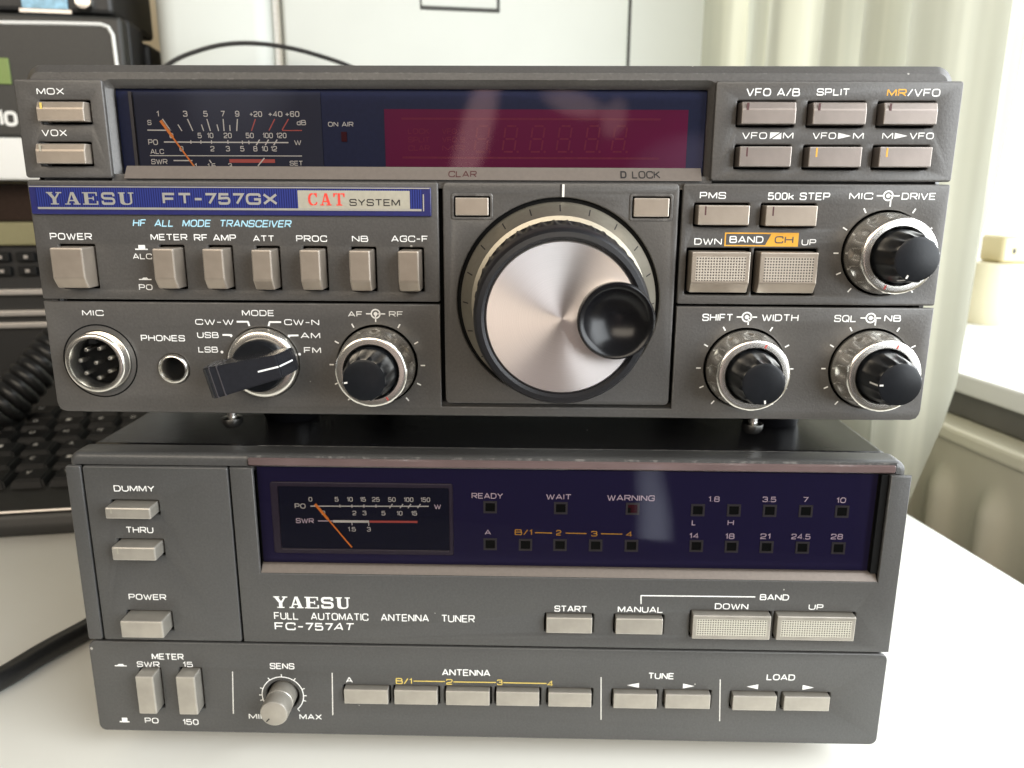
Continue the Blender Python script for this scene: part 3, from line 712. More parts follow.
text(bm, 'ALC', (-93.19, 153.91, -88.02, 155.41), YP); text(bm, 'PO', (-92.41, 145.69, -88.72, 147.23), YP)
text(bm, 'HF  ALL  MODE  TRANSCEIVER', (-92.32, 162.45, -50.32, 164.33), YP, 1, .014, .22)
r = (-92.31, 156.36, -88.90, 156.70); rect(bm, r, YP); r = (-91.41, 156.65, -89.59, 157.65); rect(bm, r, YP-.01)
r = (-92.19, 148.38, -88.80, 148.67); rect(bm, r, YP); a = (-91.36, 148.64), (-89.60, 148.65); poly(bm, [(a[0][0], a[0][1]), (a[0][0]+.4, a[0][1]+.4), (a[1][0]-.4, a[1][1]+.4), (a[1][0], a[1][1])], YP-.01)
obj('lettering', bm, ['white', 'blueprint'], p)
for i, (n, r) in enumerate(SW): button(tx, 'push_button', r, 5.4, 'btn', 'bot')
NP = ((-118.73, 169.13)[0]+.3, (-66.22, 165.49)[1], (-13.20, 169.67)[0], (-65.63, 172.85)[1])
bm = plate_bm(rrect(NP, .4), [], -.7, .95, .2); plate = obj('name_plate', bm, 'badge_edge', tx)
bm = BM(); IN = ((-116.73, 169.14)[0], (-66.10, 167.01)[1], (-15.49, 169.66)[0], (-65.67, 172.30)[1])
rect(bm, IN, -.78, 0); line(bm, (IN[0]+.2, IN[1]+.1), (IN[2]-.2, IN[1]+.1), .55, -.84, 1); rect(bm, (IN[2]+.2, IN[1]-.2, IN[2]+.5, IN[3]-1.2), -.84, 1)
line(bm, (NP[0]+.2, NP[3]-.25), (NP[2]-.3, NP[3]-.25), .25, -.80, 1)
slab_word(bm, 'YAESU', (-113.88, 168.04, -90.81, 171.21), -.86, 1, .16)
text(bm, 'FT-757GX', (-83.29, 168.22, -53.13, 171.17), -.86, 1, .04)
r = (-47.82, 167.33, -18.67, 171.95); rect(bm, r, -.83, 2); slab_word(bm, 'CAT', (-45.53, 168.16, -35.58, 171.26), -.88, 3, .18); text(bm, 'SYSTEM', (-34.39, 168.08, -21.22, 169.85), -.88, 4, .016)
obj('lettering', bm, ['badge', 'silver', 'cream', 'badgered', 'blackprint'], plate)

# --- middle right
XM0 = 51.8
BR = [(55.44, 163.82, 68.46, 168.78), (72.58, 163.67, 85.60, 168.77)]
BB = [(54.40, 146.41, 69.40, 157.07), (71.93, 146.39, 86.76, 157.03)]
KN = dict(mic=(104.95, 156.70), shift=(71.04, 125.67), sql=(104.66, 125.84), af=(-28.86, 125.64))
p = panel(tx, rrect((XM0, Z2+.3, XR, Z1-.3), .6), slots(BR)+slots(BB, .8)+[circ(*KN['mic'], 11.1)])
bm = BM()
text(bm, 'PMS', (56.14, 170.35, 62.85, 172.05), YP); text(bm, '500k STEP', (73.61, 170.16, 89.42, 172.03), YP); text(bm, 'DWN', (55.43, 158.65, 62.57, 160.34), YP); text(bm, 'UP', (83.22, 158.66, 86.97, 160.25), YP)
text(bm, 'MIC', (94.29, 170.39, 100.34, 172.09), YP); text(bm, 'DRIVE', (107.63, 170.37, 116.27, 172.09), YP)
c = (104.19, 171.33); conc_icon(bm, c[0], c[1], 1.35, YP, 0, 2.9)
ticks(bm, *KN['mic'], 11.9, 13.2, (0, 30, -30, 60, -60, -90, 90, 115, -115, 140, -140), YP, 0, .36, .6)
r = (63.26, 158.32, 82.36, 161.86); rect(bm, r, YP+.02, 1)
x0, z0, x1, z1 = r; d = x0+(x1-x0)*.56; poly(bm, [(x0+.35, z0+.35), (d-.1, z0+.35), (d+1.3, z1-.35), (x0+.35, z1-.35)], YP, 2)
text(bm, 'BAND', (64.51, 159.17, 73.31, 160.97), YP-.04, 0, .02); text(bm, 'CH', (76.21, 159.13, 81.07, 160.98), YP-.04, 2, .02)
obj('lettering', bm, ['white', 'orange', 'panel'], p)
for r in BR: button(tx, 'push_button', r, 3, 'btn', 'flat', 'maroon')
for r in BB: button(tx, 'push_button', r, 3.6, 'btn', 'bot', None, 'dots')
knob_set(tx, *KN['mic'], 200, 205)

# --- bottom left, right and the strip under the dial
MICC = (-105.34, 126.02); PHC = (-85.12, 124.05); MODEC = (-60.11, 126.01)
zb = Z3-.1; zs = (21.27, 114.42)[1]
XD1b = 51.4; XD0b = -10.6
out = [(XL+2.5, zb), (XR-2.5, zb), (XR-1, zb+.5), (XR-.3, zb+1.6), (XR, zb+3), (XR, Z2-.3), (XD1b+.4, Z2-.3), (XD1b+.4, zs-.3), (XD0b-.8, zs-.3), (XD0b-.8, Z2-.3), (XL, Z2-.3), (XL, zb+3), (XL+.3, zb+1.6), (XL+1, zb+.5)]
p = panel(tx, out, [circ(*MICC, 8.5), circ(*PHC, 4.3), circ(*MODEC, 9.9), circ(*KN['af'], 11.1), circ(*KN['shift'], 11.1), circ(*KN['sql'], 11.1)])
bm = BM()
text(bm, 'MIC', (-108.76, 138.57, -102.88, 140.16), YP); text(bm, 'PHONES', (-93.38, 131.73, -81.25, 133.45), YP); text(bm, 'MODE', (-65.05, 138.89, -56.29, 140.52), YP)
text(bm, 'CW-W', (-78.03, 136.38, -67.53, 137.92), YP); text(bm, 'USB', (-77.81, 132.73, -71.93, 134.38), YP); text(bm, 'LSB', (-77.85, 128.69, -72.44, 130.34), YP)
text(bm, 'CW-N', (-53.73, 136.48, -44.20, 138.09), YP); text(bm, 'AM', (-49.48, 132.84, -44.13, 134.46), YP); text(bm, 'FM', (-48.79, 128.77, -44.12, 130.44), YP)
for a, b in (((-66.68, 137.28), (-63.48, 137.31)), ((-63.59, 137.31), (-63.30, 136.13)), ((-57.81, 137.28), (-54.54, 137.30)), ((-57.71, 137.28), (-58.05, 136.18)), ((-70.86, 133.65), (-68.25, 133.61)), ((-68.25, 133.61), (-68.68, 133.11)), ((-50.05, 133.69), (-52.93, 133.58)), ((-52.87, 133.58), (-52.40, 133.20))):
    line(bm, a, b, .5, YP-random.random()*.02)
for c in ((-71.39, 128.87), (-50.06, 128.46)): annulus(bm, c[0], c[1], 0, .4, YP, 0, 8)
text(bm, 'AF', (-36.28, 138.89, -32.36, 140.39), YP, 1); text(bm, 'RF', (-25.19, 138.98, -21.41, 140.48), YP, 1); c = (-28.81, 139.75); conc_icon(bm, c[0], c[1], 1.35, YP, 1, 2.6)  # AF and RF in grey: the duller light is put into the print colour
ticks(bm, *KN['af'], 11.9, 13.1, (0, 30, -30, 60, -60, 90, -90, 115, -115, 140, -140), YP, 1, .36, .5)
obj('lettering', bm, ['white', 'greyprint'], p); bm = BM()
text(bm, 'SHIFT', (58.75, 138.57, 66.90, 140.51), YP); text(bm, 'WIDTH', (74.54, 138.66, 84.24, 140.54), YP); c = (70.55, 139.71); conc_icon(bm, c[0], c[1], 1.4, YP, 0, 2.7)
text(bm, 'SQL', (93.69, 138.59, 99.54, 140.47), YP); text(bm, 'NB', (106.88, 138.80, 111.27, 140.57), YP); c = (103.29, 139.72); conc_icon(bm, c[0], c[1], 1.4, YP, 0, 2.7)
for k, m in (('shift', 0), ('sql', 0)): ticks(bm, *KN[k], 11.9, 13.1, (0, 30, -30, 60, -60, 90, -90, 115, -115, 140, -140), YP, m, .36, .5)
obj('lettering', bm, ['white', 'greyprint'], p)
knob_set(tx, *KN['af'], 150, 262); knob_set(tx, *KN['shift'], 18, 172); knob_set(tx, *KN['sql'], 18, 268)

# microphone socket: threaded chrome shell, black insert, eight pins
bm = BM(); cx, cz = MICC
prof = [(1.4, 8.45), (.15, 8.45), (-.1, 8.3), (-.1, 8.2)]
y = -.1
for i in range(5): prof += [(y-.22, 8.2), (y-.32, 7.95), (y-.44, 7.95), (y-.54, 8.2)]; y -= .54
prof += [(y-.3, 8.0), (y-.5, 7.6), (y-.5, 6.9), (y, 6.7), (2.2, 6.6)]
lathe(bm, cx, cz, prof, 64)
mic = obj('microphone_socket', bm, 'chrome', tx, smooth=40)
bm = BM(); lathe(bm, cx, cz, [(2.2, 8.6), (1.5, 8.6), (1.5, 6.55), (3.2, 6.5), (3.2, 0)], 48); annulus(bm, cx, cz, 9.9, 10.3, -.03, 0, 48); box(bm, cx-.9, cx+.9, -3.0, 1, cz+5.4, cz+6.65)
obj('socket_insert', bm, 'dark', mic)
for k in range(8):
    a = math.radians(20+k*51.43); px_, pz_ = (cx, cz) if k == 7 else (cx+4.2*math.sin(a), cz+4.2*math.cos(a))
    bm = BM(); lathe(bm, px_, pz_, [(3.3, .68), (-2.2, .68), (-2.7, .42), (-2.8, 0)], 12); obj('pin', bm, 'steel', mic, smooth=40)
# headphone jack
bm = BM(); cx, cz = PHC
lathe(bm, cx, cz, [(1.4, 4.25), (-.5, 4.2), (-.9, 3.9), (-1.0, 3.5), (-.6, 3.25), (8, 3.2)], 40, 0); lathe(bm, cx, cz, [(4.5, 3.3), (4.5, 0)], 24, 1)
obj('headphone_jack', bm, ['steel', 'dark'], tx, smooth=40)
# mode switch: chrome disc, black barrel, pointer bar
bm = BM(); cx, cz = MODEC
lathe(bm, cx, cz, [(1.4, 9.8), (-1.2, 9.6), (-1.9, 9.2), (-2.2, 8.4), (-2.2, 7.2)], 64, 0); lathe(bm, cx, cz, [(-2.1, 7.3), (-2.3, 7.3), (-5.5, 7.0), (-6, 6.6), (-6, 0)], 48, 1)
mode = obj('mode_knob', bm, ['chrome', 'knob'], tx, smooth=40)
bm = BM(); ang = math.radians(194)            # the bar points down and to the left
prof = [(-11.0, -5.2), (-11.0, -8.0), (-9.2, -14.6), (8.8, -15.6), (10.1, -15.0), (10.5, -13.4), (10.5, -5.2)]
ca, sa = math.cos(ang), math.sin(ang)
def bp(t, w, y): return (cx+t*ca-w*sa, y, cz+t*sa+w*ca)
hw = lambda t: 3.0+1.15*(t+11)/20
A = [bm.verts.new(bp(t, hw(t), y)) for t, y in prof]; B = [bm.verts.new(bp(t, -hw(t), y)) for t, y in prof]
bm.faces.new(A); bm.faces.new(B[::-1])
for i in range(len(prof)): j = (i+1) % len(prof); bm.faces.new((A[j], A[i], B[i], B[j]))
bmesh.ops.recalc_face_normals(bm, faces=bm.faces[:]); bmesh.ops.bevel(bm, geom=bm.edges[:], offset=.35, segments=2, affect='EDGES')
for t in (6.2, 8.2):                             # ribs at the grip end
    vs = [bp(t-.12, hw(t)+.05, -5.6), bp(t-.12, hw(t)+.05, -15.62), bp(t-.12, -hw(t)-.05, -15.62), bp(t-.12, -hw(t)-.05, -5.6), bp(t+.12, hw(t)+.05, -5.6), bp(t+.12, hw(t)+.05, -15.62), bp(t+.12, -hw(t)-.05, -15.62), bp(t+.12, -hw(t)-.05, -5.6)]
    v = [bm.verts.new(q_) for q_ in vs]
    for f in ((0,1,2,3),(7,6,5,4),(0,4,5,1),(1,5,6,2),(2,6,7,3)): bm.faces.new([v[i] for i in f]).material_index = 2
quad(bm, [bp(-3.6, .22, -15.0), bp(-9.1, .22, -14.72), bp(-9.1, -.22, -14.72), bp(-3.6, -.22, -15.0)], 1)
quad(bm, [bp(-9.3, .22, -14.55), bp(-11.0, .22, -8.6), bp(-11.0, -.22, -8.6), bp(-9.3, -.22, -14.55)], 1)
obj('pointer_bar', bm, ['lever', 'white', 'lampframe'], mode)

# --- dial panel, its two keys and the tuning dial
DC = (20.15, 143.5)
DK = [(-6.95, 165.78, 1.72, 170.34), (39.31, 165.69, 48.37, 170.47)]
d0, d1, dz0, dz1 = -10.3, 51.0, (21.26, 114.97)[1], Z1-.3
p = panel(tx, rrect((d0, dz0, d1, dz1), 1.3), slots(DK, .7)+[circ(*DC, 27.0, 80)], 'panel', .25, 1.4)
bm = BM(); x = (20.67, 172.36)[0]; line(bm, (x-.25, dz1-.4), (x-.25, dz1-3.6), .5, .19, 1); line(bm, (x+.35, dz1-.4), (x+.35, dz1-3.6), .6, .19, 0)
obj('index_line', bm, ['greyprint', 'blackprint'], p)
for r in DK:
    bm = plate_bm(rrect(grow(r, 1.1), .8), [rrect(grow(r, .35), .3)], -.02, .5, .2); obj('key_frame', bm, 'panel', tx)
    button(tx, 'push_button', r, .6, 'btn', 'flat')
cx, cz = DC
bm = BM(); lathe(bm, cx, cz, [(4, 27.2), (1.6, 27.2), (1.6, 20)], 72, 1)
lathe(bm, cx, cz, [(1.6, 25.9), (-1.0, 25.8), (-1.6, 25.5), (-6.8, 22.6), (-7.2, 21)], 120, 0)
for k in range(20):
    a = 2*PI*k/20; s_, c_ = math.sin(a), math.cos(a)
    L0, L1 = 25.2, 23.6
    def sp(rr, off): y_ = -1.6-(25.5-rr)/(25.5-22.6)*5.2; return (cx+s_*rr+c_*off, y_-.06, cz+c_*rr-s_*off)
    quad(bm, [sp(L0, -.16), sp(L0, .16), sp(L1, .16), sp(L1, -.16)], 2)
dial = obj('tuning_dial', bm, ['skirt', 'dark', 'blackprint'], tx, smooth=40)
bm = BM()
prof = [(-7.0, 20.6), (-7.4, 21.5), (-8.2, 21.8), (-16.5, 21.5), (-17.6, 20.9), (-18.4, 20.8), (-27.6, 20.7), (-28.9, 20.4), (-29.7, 19.8), (-29.9, 18.7), (-29.3, 18.05), (-28.6, 18.0)]
lathe(bm, cx, cz, prof, 240, 0, lambda t, h, r: r-(.95*abs(math.cos(21*t))**1.2 if -16.6 < h < -8.1 else 0))
obj('rubber_grip', bm, 'rubber', dial, smooth=40)
bm = BM(); lathe(bm, cx, cz, [(-28.4, 18.05), (-28.9, 17.8), (-29.2, 17.5), (-29.3, 0)], 128)
obj('dial_face', bm, 'spun', dial, smooth=30)
fx, fz = (32.09, 143.80)
bm = BM(); lathe(bm, fx, fz, [(-27, 8.2), (-31.4, 8.5), (-33.0, 8.8), (-34.2, 8.75), (-34.8, 8.3), (-34.7, 7.8), (-33.9, 7.1), (-32.6, 5.8), (-31.6, 4.2), (-31.0, 2.4), (-30.8, 1.1), (-30.8, 0)], 72)
obj('finger_dimple', bm, 'gloss', dial, smooth=50)

# --- feet and screws under the case
TUNER_TOP = 98.6
for u, v in ((252, 423), (800, 430)):
    pass
for fx_, fy_ in ((-66, 42), (92, 42), (-66, 205), (92, 205)):
    bm = BM(); lathe(bm, fx_, fy_, [(TUNER_TOP, 0), (TUNER_TOP, 8.5), (TUNER_TOP+1, 9.2), (TUNER_TOP+10, 9.8), (112, 9.8)], 36, 0, None, 'z'); obj('foot', bm, 'gloss', tx, smooth=40)
for x, y in (((-77.89, 101.61)[0], 20), ((80.20, 102.50)[0], 20)):
    bm = BM(); lathe(bm, x, y, [(112, 1.4), (104.6, 1.4), (104.4, 3.2), (103.0, 3.1), (101.6, 2.2), (101.2, 0)], 24, 0, None, 'z'); obj('screw', bm, 'steel', tx, smooth=40)

# ==================================================================== ANTENNA TUNER
at = thing('antenna_tuner', 'grey antenna tuner with a violet display window, standing on the desk under the transceiver', 'antenna tuner', (0, 119, 0))
T1, TS, T0 = 95.35, 39.75, 8.4
TW = ((-65.62, 79.53)[0], (25.18, 62.70)[1], (114.04, 82.14)[0], T1)    # the window opening (open at the top)
bm = BM(); box(bm, -117.5, 117.5, 10, 238, 8.6, TUNER_TOP, 0, 2.0, 3); box(bm, -116, 116, 5, 10.5, 10, 95, 1)
obj('case', bm, ['case', 'dark'], at)
bm = plate_bm(rrect((-119.0, 9.2, 118.9, 99.0), 3.0, 6), [[(-116, 12), (116, 12), (116, 93.6), (TW[2], 93.6), (TW[2], 96.9), (TW[0], 96.9), (TW[0], 93.6), (-116, 93.6)]], 1.5, 9, 1.8, 4)
obj('bezel', bm, 'panel2', at, smooth=40)
G0, G1 = (-114.76, 91.12)[0], (-72.48, 91.68)[0]       # the two vertical grooves
panel(at, rrect((XL-.3, TS+.3, G0-.3, T1), .7), [], 'panel2')
B1 = [(-106.87, 81.20, -93.91, 84.63), (-106.38, 68.39, -93.75, 72.54), (-106.20, 43.98, -93.64, 49.44)]
SL1 = [rrect(grow(r, .55), .4) for r in B1]
p = panel(at, rrect((G0+.3, TS+.3, G1-.3, T1), .7), SL1, 'panel2')
bm = BM(); text(bm, 'DUMMY', (-106.00, 87.78, -94.20, 89.68), YP); text(bm, 'THRU', (-103.91, 74.97, -95.86, 76.91), YP); text(bm, 'POWER', (-105.49, 53.54, -94.26, 55.44), YP)
obj('lettering', bm, 'white', p)
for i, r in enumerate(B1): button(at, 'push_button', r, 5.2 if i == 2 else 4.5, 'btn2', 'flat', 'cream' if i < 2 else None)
TW = ((-65.62, 79.53)[0], (25.18, 62.70)[1], (114.04, 82.14)[0], T1)    # the window opening (open at the top)
B2 = [(18.48, 45.64, 31.93, 50.70), (38.84, 45.65, 52.56, 50.74)]
B3 = [(61.16, 44.76, 83.76, 52.42), (85.64, 44.79, 108.21, 52.53)]
x0, x1 = G1+.3, XR+.1
out = [(x0, TS+.3), (x1, TS+.3), (x1, T1), (TW[2], T1), (TW[2], TW[1]), (TW[0], TW[1]), (TW[0], T1), (x0, T1)]
p = panel(at, out, slots(B2)+slots(B3), 'panel2', 0, 1.45, .4)
bm = BM()
slab_word(bm, 'YAESU', (-62.29, 51.63, -39.54, 55.36), YP, 0, .1)
text(bm, 'FULL   AUTOMATIC   ANTENNA   TUNER', (-62.43, 47.81, -2.68, 50.19), YP, 0, .0); text(bm, 'FC-757', (-62.49, 44.31, -44.98, 46.81), YP, 0, .018); text(bm, 'AT', (-44.84, 44.46, -39.05, 46.95), YP, 0, .012, .25)
obj('lettering', bm, 'white', p); bm = BM()
text(bm, 'START', (20.82, 51.80, 30.39, 53.79), YP); text(bm, 'MANUAL', (39.42, 51.93, 52.64, 53.91), YP); text(bm, 'DOWN', (67.67, 53.44, 77.40, 55.35), YP); text(bm, 'UP', (94.88, 53.71, 99.13, 55.51), YP); text(bm, 'BAND', (80.53, 56.59, 88.94, 58.51), YP)
line(bm, (46.13, 54.69), (46.01, 57.50), .3, YP); line(bm, (45.90, 57.44), (79.16, 57.59), .35, YP-.01)
obj('lettering', bm, 'white', p)
for r in B2: button(at, 'push_button', r, 1.6, 'btn2', 'flat')
for r in B3: button(at, 'push_button', r, 2, 'btn2', 'flat', None, 'dots2')
# window: violet face, sloped lip, pane
TY = 3.4
TL = (25.26, 65.04)[1]
bm = BM(); box(bm, TW[0]+.1, TW[2]-.2, TY, TY+1.2, TL-1, TUNER_TOP-3.6, 0)
face = obj('display_face', bm, 'violet', at)
bm = BM(); ya, yb = .4, 2.7
quad(bm, [(TW[0]+.15, ya, TW[1]+.05), (TW[2]-.15, ya, TW[1]+.05), (TW[2]-.15, yb, TL), (TW[0]+.15, yb, TL)])
quad(bm, [(TW[0]+.15, ya, TW[1]+.05), (TW[0]+.15, yb, TL), (TW[0]+.15, 4.5, TL-.1), (TW[0]+.15, 4.5, TW[1]+.05)]); quad(bm, [(TW[2]-.15, ya, TW[1]+.05), (TW[2]-.15, 4.5, TW[1]+.05), (TW[2]-.15, 4.5, TL-.1), (TW[2]-.15, yb, TL)])
obj('window_lip', bm, 'lip', at)
bm = BM(); rect(bm, (TW[0]+.4, TL+.05, TW[2]-2.2, (24.48, 97.61)[1]), 1.7); obj('window_pane', bm, 'pane', at)
bm = BM(); box(bm, TW[2]-2.1, TW[2]-.2, 1.0, 3.3, TL, T1-.2, 0); obj('window_end', bm, 'dark', at)
bm = BM(); box(bm, TW[0]-1.6, TW[2]+1.6, .9, 4.6, (24.53, 95.63)[1], (24.47, 98.02)[1], 0, .4); obj('window_top_rim', bm, 'rim', at)
# printed captions of the window
bm = BM(); q = TY-.06
for s, r in (('READY', (-3.57, 85.66, 5.50, 87.39)), ('WAIT', (17.96, 85.67, 25.19, 87.36)), ('WARNING', (35.51, 85.56, 49.13, 87.34)), ('A', (0.21, 74.43, 2.02, 75.97)),
             ('1.8', (64.53, 85.59, 67.70, 87.27)), ('3.5', (79.95, 85.74, 83.82, 87.39)), ('7', (91.39, 85.80, 92.92, 87.44)), ('10', (100.94, 85.75, 103.65, 87.43)),
             ('L', (60.16, 78.23, 61.34, 79.91)), ('H', (70.48, 78.39, 72.26, 80.07)), ('14', (59.71, 74.14, 62.45, 75.83)), ('18', (70.09, 74.13, 72.74, 75.86)),
             ('21', (80.24, 74.26, 83.06, 75.98)), ('24.5', (89.16, 74.32, 94.62, 76.04)), ('28', (100.53, 74.48, 103.89, 76.19))): text(bm, s, r, q, 0)
for s, r in (('B/1', (8.97, 74.46, 13.99, 76.22)), ('2', (21.05, 74.49, 22.50, 76.19)), ('3', (31.27, 74.36, 33.01, 76.03)), ('4', (41.35, 74.39, 43.17, 76.02))): text(bm, s, r, q, 1)
for a, b in (((14.87, 75.27), (19.82, 75.24)), ((23.76, 75.27), (29.87, 75.21)), ((34.09, 75.21), (40.27, 75.20))): line(bm, a, b, .3, q, 1)
obj('lettering', bm, ['pinkprint', 'orange'], face)
for u, v in ((490.2, 507), (560.8, 508), (632.6, 508.6), (697.8, 510), (733.8, 510.2), (769.6, 510.6), (805.6, 511), (841.8, 511.4),
             (490.2, 544), (525.5, 544.6), (560, 544.8), (595.6, 545.2), (631.4, 545.6), (696.2, 545.8), (731.4, 546.4), (766.4, 546.8), (802.2, 547.4), (838.2, 548)):
    pass
for c in ((1.80, 83.08), (22.23, 83.06), (42.94, 83.16), (61.68, 83.00), (71.99, 83.08), (82.23, 83.10), (92.51, 83.13), (102.82, 83.15),
          (1.78, 71.46), (12.13, 71.43), (22.23, 71.52), (32.63, 71.55), (43.06, 71.59), (61.89, 71.81), (72.10, 71.78), (82.23, 71.81), (92.58, 71.78), (102.96, 71.75)):
    lamp(at, (c[0]-1.95, c[1]-1.85, c[0]+1.95, c[1]+1.85), abs(c[0]-(42.94, 83.16)[0]) < .1)
# tuner meter
r = (-61.97, 67.81, -8.95, 90.16); ri = (-59.76, 69.30, -10.15, 88.75)
bm = plate_bm(rrect(r, .8), [rrect(ri, .4)], TY-.45, .7, .2); fr = None
meter = obj('power_meter', bm, 'meter_frame', at)
bm = BM(); rect(bm, grow(ri, .3), TY-.02, 0); md = obj('meter_face', bm, 'violet_meter', meter)
bm = BM(); q = TY-.08
for s, u in (('0', (-50.46, 84.08)), ('5', (-42.80, 84.19)), ('10', (-38.95, 84.21)), ('15', (-35.15, 84.26)), ('25', (-31.36, 84.29)), ('50', (-26.70, 84.32)), ('100', (-21.84, 84.36)), ('150', (-16.99, 84.39)),
             ('0', (-46.91, 79.89)), ('2', (-37.79, 79.96)), ('3', (-34.83, 80.00)), ('5', (-29.29, 80.05)), ('10', (-24.59, 80.08)), ('15', (-20.35, 80.15)),
             ('1.5', (-38.77, 74.87)), ('3', (-33.76, 74.92))): num(bm, s, u[0], u[1], 1.4, q)
text(bm, 'PO', (-55.17, 81.86, -52.00, 83.42), q); text(bm, 'SWR', (-55.10, 77.29, -49.85, 78.81), q, 1); text(bm, 'W', (-14.46, 82.24, -12.48, 83.73), q, 1)
line(bm, (-50.57, 82.65), (-16.06, 83.07), .32, q); line(bm, (-48.62, 78.04), (-44.21, 78.08), .28, q, 1); line(bm, (-44.22, 77.98), (-33.64, 78.04), .75, q); line(bm, (-33.50, 78.04), (-19.43, 78.15), .65, q, 2)
for c in ((-41.93, 82.77), (-38.42, 82.82), (-34.92, 82.87), (-31.41, 82.92)): line(bm, (c[0], c[1]+.5), (c[0], c[1]-.5), .26, q-.01)
for c in ((-27.04, 82.98), (-23.98, 83.02), (-21.65, 83.06), (-18.88, 83.10)): line(bm, (c[0]+.45, c[1]+.65), (c[0]-.45, c[1]-.65), .28, q-.01)
for c in ((-38.66, 77.34), (-33.73, 77.25)): line(bm, (c[0], c[1]+.5), (c[0], c[1]-.5), .26, q-.01)
obj('lettering', bm, ['greyprint', 'pinkprint', 'redprint'], md)
bm = BM(); line(bm, (-49.10, 83.46), (-38.90, 69.91), .45, 3.0); line(bm, (-49.10, 83.46), (-45.55, 78.76), .8, 2.99); obj('needle', bm, 'needle', meter)

# lower strip
BA = [(-42.37, 20.57, -28.99, 25.48), (-27.12, 20.64, -14.02, 25.58), (-11.48, 20.70, 1.76, 25.62), (3.75, 20.84, 16.71, 25.66), (19.46, 20.83, 32.41, 25.70)]
BT = [(39.08, 20.69, 52.08, 25.70), (54.59, 20.95, 68.02, 25.81), (74.73, 20.75, 87.75, 25.74), (89.97, 20.94, 103.54, 25.79)]
BS = [(-104.45, 17.45, -98.94, 30.32), (-92.20, 17.43, -86.42, 30.43)]
SEN = (-61.54, 22.02)
p = panel(at, rrect((XL-.6, T0, XR, TS-.3), 2.2, 5), slots(BA+BT)+slots(BS)+[circ(*SEN, 5.0, 36)], 'panel2')
bm = BM()
for s, r, k in (('METER', (-100.67, 33.61, -90.94, 35.69), 0), ('SWR', (-105.50, 30.96, -98.55, 32.88), 0), ('15', (-91.41, 31.20, -88.35, 33.01), 0), ('PO', (-105.17, 11.27, -100.88, 13.27), 0), ('150', (-93.33, 11.00, -88.42, 13.03), 0),
                ('SENS', (-64.85, 31.07, -57.38, 33.13), 0), ('MIN', (-72.58, 13.49, -66.64, 15.40), 0), ('MAX', (-56.88, 13.69, -49.98, 15.60), 0), ('A', (-41.94, 26.81, -39.84, 28.67), 0), ('ANTENNA', (-12.67, 29.85, 1.88, 32.07), 0),
                ('B/1', (-26.75, 26.66, -21.83, 28.72), 1), ('2', (-11.45, 26.73, -9.51, 28.65), 1), ('3', (3.96, 26.90, 5.59, 28.79), 1), ('4', (19.09, 26.76, 20.90, 28.68), 1), ('TUNE', (49.33, 29.93, 57.03, 32.03), 0), ('LOAD', (84.61, 30.23, 93.03, 32.26), 0)):
    text(bm, s, r, YP, k)
for a, b in (((-21.37, 27.75), (-11.81, 27.80)), ((-9.24, 27.72), (3.63, 27.77)), ((5.80, 27.75), (18.88, 27.73))): line(bm, a, b, .32, YP, 1)
for a, b in (((-76.39, 29.95), (-77.32, 15.23)), ((-46.00, 30.11), (-46.54, 15.39)), ((35.24, 30.25), (35.68, 15.53)), ((70.87, 30.18), (71.65, 15.82))): line(bm, a, b, .3, YP, 2)
tri(bm, *(43.11, 26.82, 46.71, 28.46), YP, 0, True); tri(bm, *(59.91, 26.89, 63.32, 28.53), YP); tri(bm, *(78.91, 27.07, 82.31, 28.70), YP, 0, True); tri(bm, *(95.57, 27.13, 98.98, 28.77), YP)
r = (-112.36, 31.07, -108.72, 31.41); rect(bm, r, YP); a = (-111.69, 31.35), (-109.38, 31.40); poly(bm, [(a[0][0], a[0][1]), (a[0][0]+.5, a[0][1]+.5), (a[1][0]-.5, a[1][1]+.5), (a[1][0], a[1][1])], YP-.01)
r = (-113.10, 11.45, -110.02, 11.88); rect(bm, r, YP); rect(bm, (-112.32, 11.81, -110.59, 13.09), YP-.01)
annulus(bm, *SEN, 6.2, 6.5, YP, 0, 40, math.radians(-135), math.radians(138)); ticks(bm, *SEN, 6.5, 7.3, (0, 35, -35, 70, -70, 105, -105, 138, -135, 90, -90), YP-.01, 0, .3)
obj('lettering', bm, ['white', 'yellow', 'greyprint'], p)
for r in BA: button(at, 'push_button', r, 1.6, 'btn2', 'flat')
for r in BT: button(at, 'push_button', r, 1.6, 'btn2', 'flat')
for r in BS: button(at, 'push_button', r, 4, 'btn2', 'flat')
cx, cz = SEN
bm = BM(); lathe(bm, cx, cz, [(1.6, 5.6), (1.4, 5.6), (1.4, 3)], 32, 1)
lathe(bm, cx, cz, [(1.5, 4.2), (-3.5, 4.2), (-3.7, 4.05), (-4.3, 4.05), (-4.5, 4.2), (-8.4, 4.15), (-8.9, 3.9), (-9.1, 3.4), (-9.1, 0)], 72, 0, lambda t, h, r: r-(.1*(.5+.5*math.cos(36*t)) if -8 < h < 0 else 0))
a, b = math.sin(math.radians(222)), math.cos(math.radians(222)); quad(bm, [(cx+a*2-b*.2, -9.15, cz+b*2+a*.2), (cx+a*3.4-b*.2, -9.15, cz+b*3.4+a*.2), (cx+a*3.4+b*.2, -9.15, cz+b*3.4-a*.2), (cx+a*2+b*.2, -9.15, cz+b*2-a*.2)], 2)
obj('sensitivity_knob', bm, ['btn2', 'dark', 'blackprint'], at, smooth=35)
for fx_, fy_ in ((-92, 30), (92, 30), (-92, 208), (92, 208)):
    bm = BM(); lathe(bm, fx_, fy_, [(0, 0), (0, 8), (8.8, 9)], 28, 0, None, 'z'); obj('foot', bm, 'rubber', at, smooth=40)

